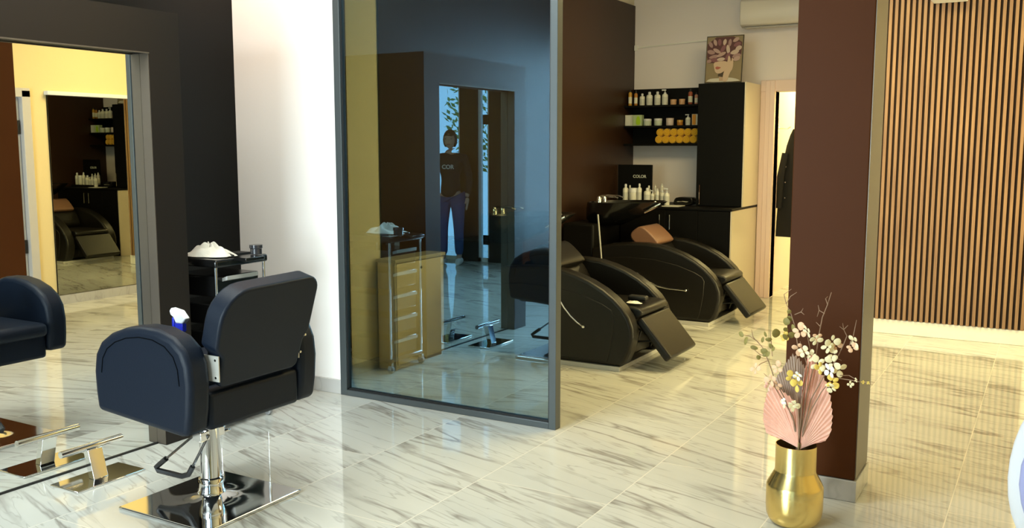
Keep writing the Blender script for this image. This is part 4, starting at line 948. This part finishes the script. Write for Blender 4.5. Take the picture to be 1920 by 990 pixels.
for s in (-1, 1):
    b = BM(); pts = [L3(s*.105, -.06, .04), L3(s*.107, .0, .045), L3(s*.112, .08, .038), L3(s*.118, .16, .028)]; tube(b, pts, [.036, .044, .042, .026], 12); obj('shoe', b, mat('white_shoe', (.75, .75, .73), .5), pr, smooth=True)
    # hands: palm and five fingers
    hj = [(s*.222, .06, .83, .024), (s*.224, .07, .775, .030, .014)]; hb = [(0, 1)]
    for k in range(4):
        o_ = (k-1.5)*.016; i0 = len(hj); ln = (.062, .072, .068, .052)[k]
        hj += [(s*.224, .07+o_, .745, .009), (s*.222, .075+o_, .745-ln*.5, .008), (s*.214, .082+o_, .745-ln, .007)]; hb += [(1, i0), (i0, i0+1), (i0+1, i0+2)]
    i0 = len(hj); hj += [(s*.216, .10, .79, .010), (s*.208, .118, .755, .008)]; hb += [(1, i0), (i0, i0+1)]
    skin('hand', hj, hb, M_SKIN, pr, 1)
# head as one sculpted mesh with nose, ears, eyes, mouth
b = BM(); hc = L3(0, .015, 1.53); seg = 20; rings = []
for i in range(13):
    th = PI*i/12; z = math.cos(th)*.115; r = math.sin(th); ring = []
    for k in range(seg):
        a = 2*PI*k/seg; cf, cs = math.cos(a), math.sin(a)
        w = .075*(1 if z > -.02 else 1-.30*min(1, (-z-.02)/.09)); l = .095*(1 if z > -.02 else 1-.12*min(1, (-z-.02)/.09))
        p = hc+FD*(cf*l*r)+SD*(cs*w*r)+Vector((0, 0, z))
        if cf > .93 and -.035 < z < .02: p += FD*.018
        ring.append(b.verts.new(p))
    rings.append(ring)
for A, B_ in zip(rings, rings[1:]):
    for k in range(seg):
        try: b.faces.new((A[k], A[(k+1) % seg], B_[(k+1) % seg], B_[k]))
        except ValueError: pass
bmesh.ops.remove_doubles(b, verts=b.verts, dist=.0005)
hd = obj('head', b, M_SKIN, pr, smooth=True)
b = BM()
for s in (-1, 1):
    c = hc+FD*.083+SD*(s*.032)+Vector((0, 0, .008)); lathe(b, [(.002, -.008), (.011, -.003), (.011, .003), (.002, .008)], tuple(c), 10, 'Z')
obj('eyes', b, mat('dark_eye', (.03, .02, .015), .3), hd, smooth=True)
b = BM(); tube(b, [hc+FD*.080+SD*(-.024)+Vector((0, 0, -.058)), hc+FD*.088+Vector((0, 0, -.056)), hc+FD*.080+SD*.024+Vector((0, 0, -.058))], [.004, .007, .004], 8); obj('mouth', b, mat('lip_tone', (.42, .14, .12), .5), hd, smooth=True)
b = BM()
for s in (-1, 1):
    c = hc+SD*(s*.075)+Vector((0, 0, -.005)); tube(b, [c+Vector((0, 0, .022)), c+SD*(s*.008)-FD*.008, c+Vector((0, 0, -.024))], [.006, .010, .006], 8)
obj('ears', b, M_SKIN, hd, smooth=True)
b = BM(); rings = []
for i in range(9):
    th = PI*(.02+.72*i/8); z = math.cos(th)*.128; r = math.sin(th); ring = []
    for k in range(seg):
        a = 2*PI*k/seg; cf, cs = math.cos(a), math.sin(a); zz = z
        fr_ = .112 if cf < .35 else .096
        if cf > .45: zz = max(z, .052); 
        ring.append(b.verts.new(hc+FD*(cf*fr_*r-.006)+SD*(cs*.086*r)+Vector((0, 0, zz))))
    rings.append(ring)
for A, B_ in zip(rings, rings[1:]):
    for k in range(seg): b.faces.new((A[k], A[(k+1) % seg], B_[(k+1) % seg], B_[k]))
b.faces.new(rings[0])
o = obj('hair', b, mat('dark_hair', (.02, .013, .009), .5), pr, smooth=True); sd = o.modifiers.new('s', 'SOLIDIFY'); sd.thickness = .012

# ------------------------------------------------------------------ tree outside the shopfront window
te = thing('tree', 'leafy green tree outside the shopfront window, glimpsed in the doubled reflection', 'tree', (-.55, -3.4, 0))
b = BM(); tube(b, [(-.55, -3.4, 0), (-.53, -3.4, 1.0), (-.5, -3.42, 1.8)], [.09, .07, .04], 10); obj('trunk', b, mat('bark', (.12, .08, .05), .9), te, smooth=True)
b = BM(); rl = random.Random(5)
for i in range(900):
    th, ph, rr = rl.uniform(0, 2*PI), math.acos(rl.uniform(-1, 1)), rl.uniform(.35, 1)**.5
    c = Vector((-.55+.95*rr*math.sin(ph)*math.cos(th), -3.4+.8*rr*math.sin(ph)*math.sin(th), 1.9+.85*rr*math.cos(ph)))
    n = Vector((rl.uniform(-1, 1), rl.uniform(-1, 1), rl.uniform(-1, 1))).normalized(); u = n.orthogonal().normalized()*.055; w = n.cross(u)*.6
    b.faces.new([b.verts.new(x) for x in (c-u, c-w*.8, c+u, c+w*.8)])
fo = obj('foliage', b, mat('green_foliage', (.16, .30, .07), .6), te)
sd = fo.modifiers.new('s', 'SOLIDIFY'); sd.thickness = .002
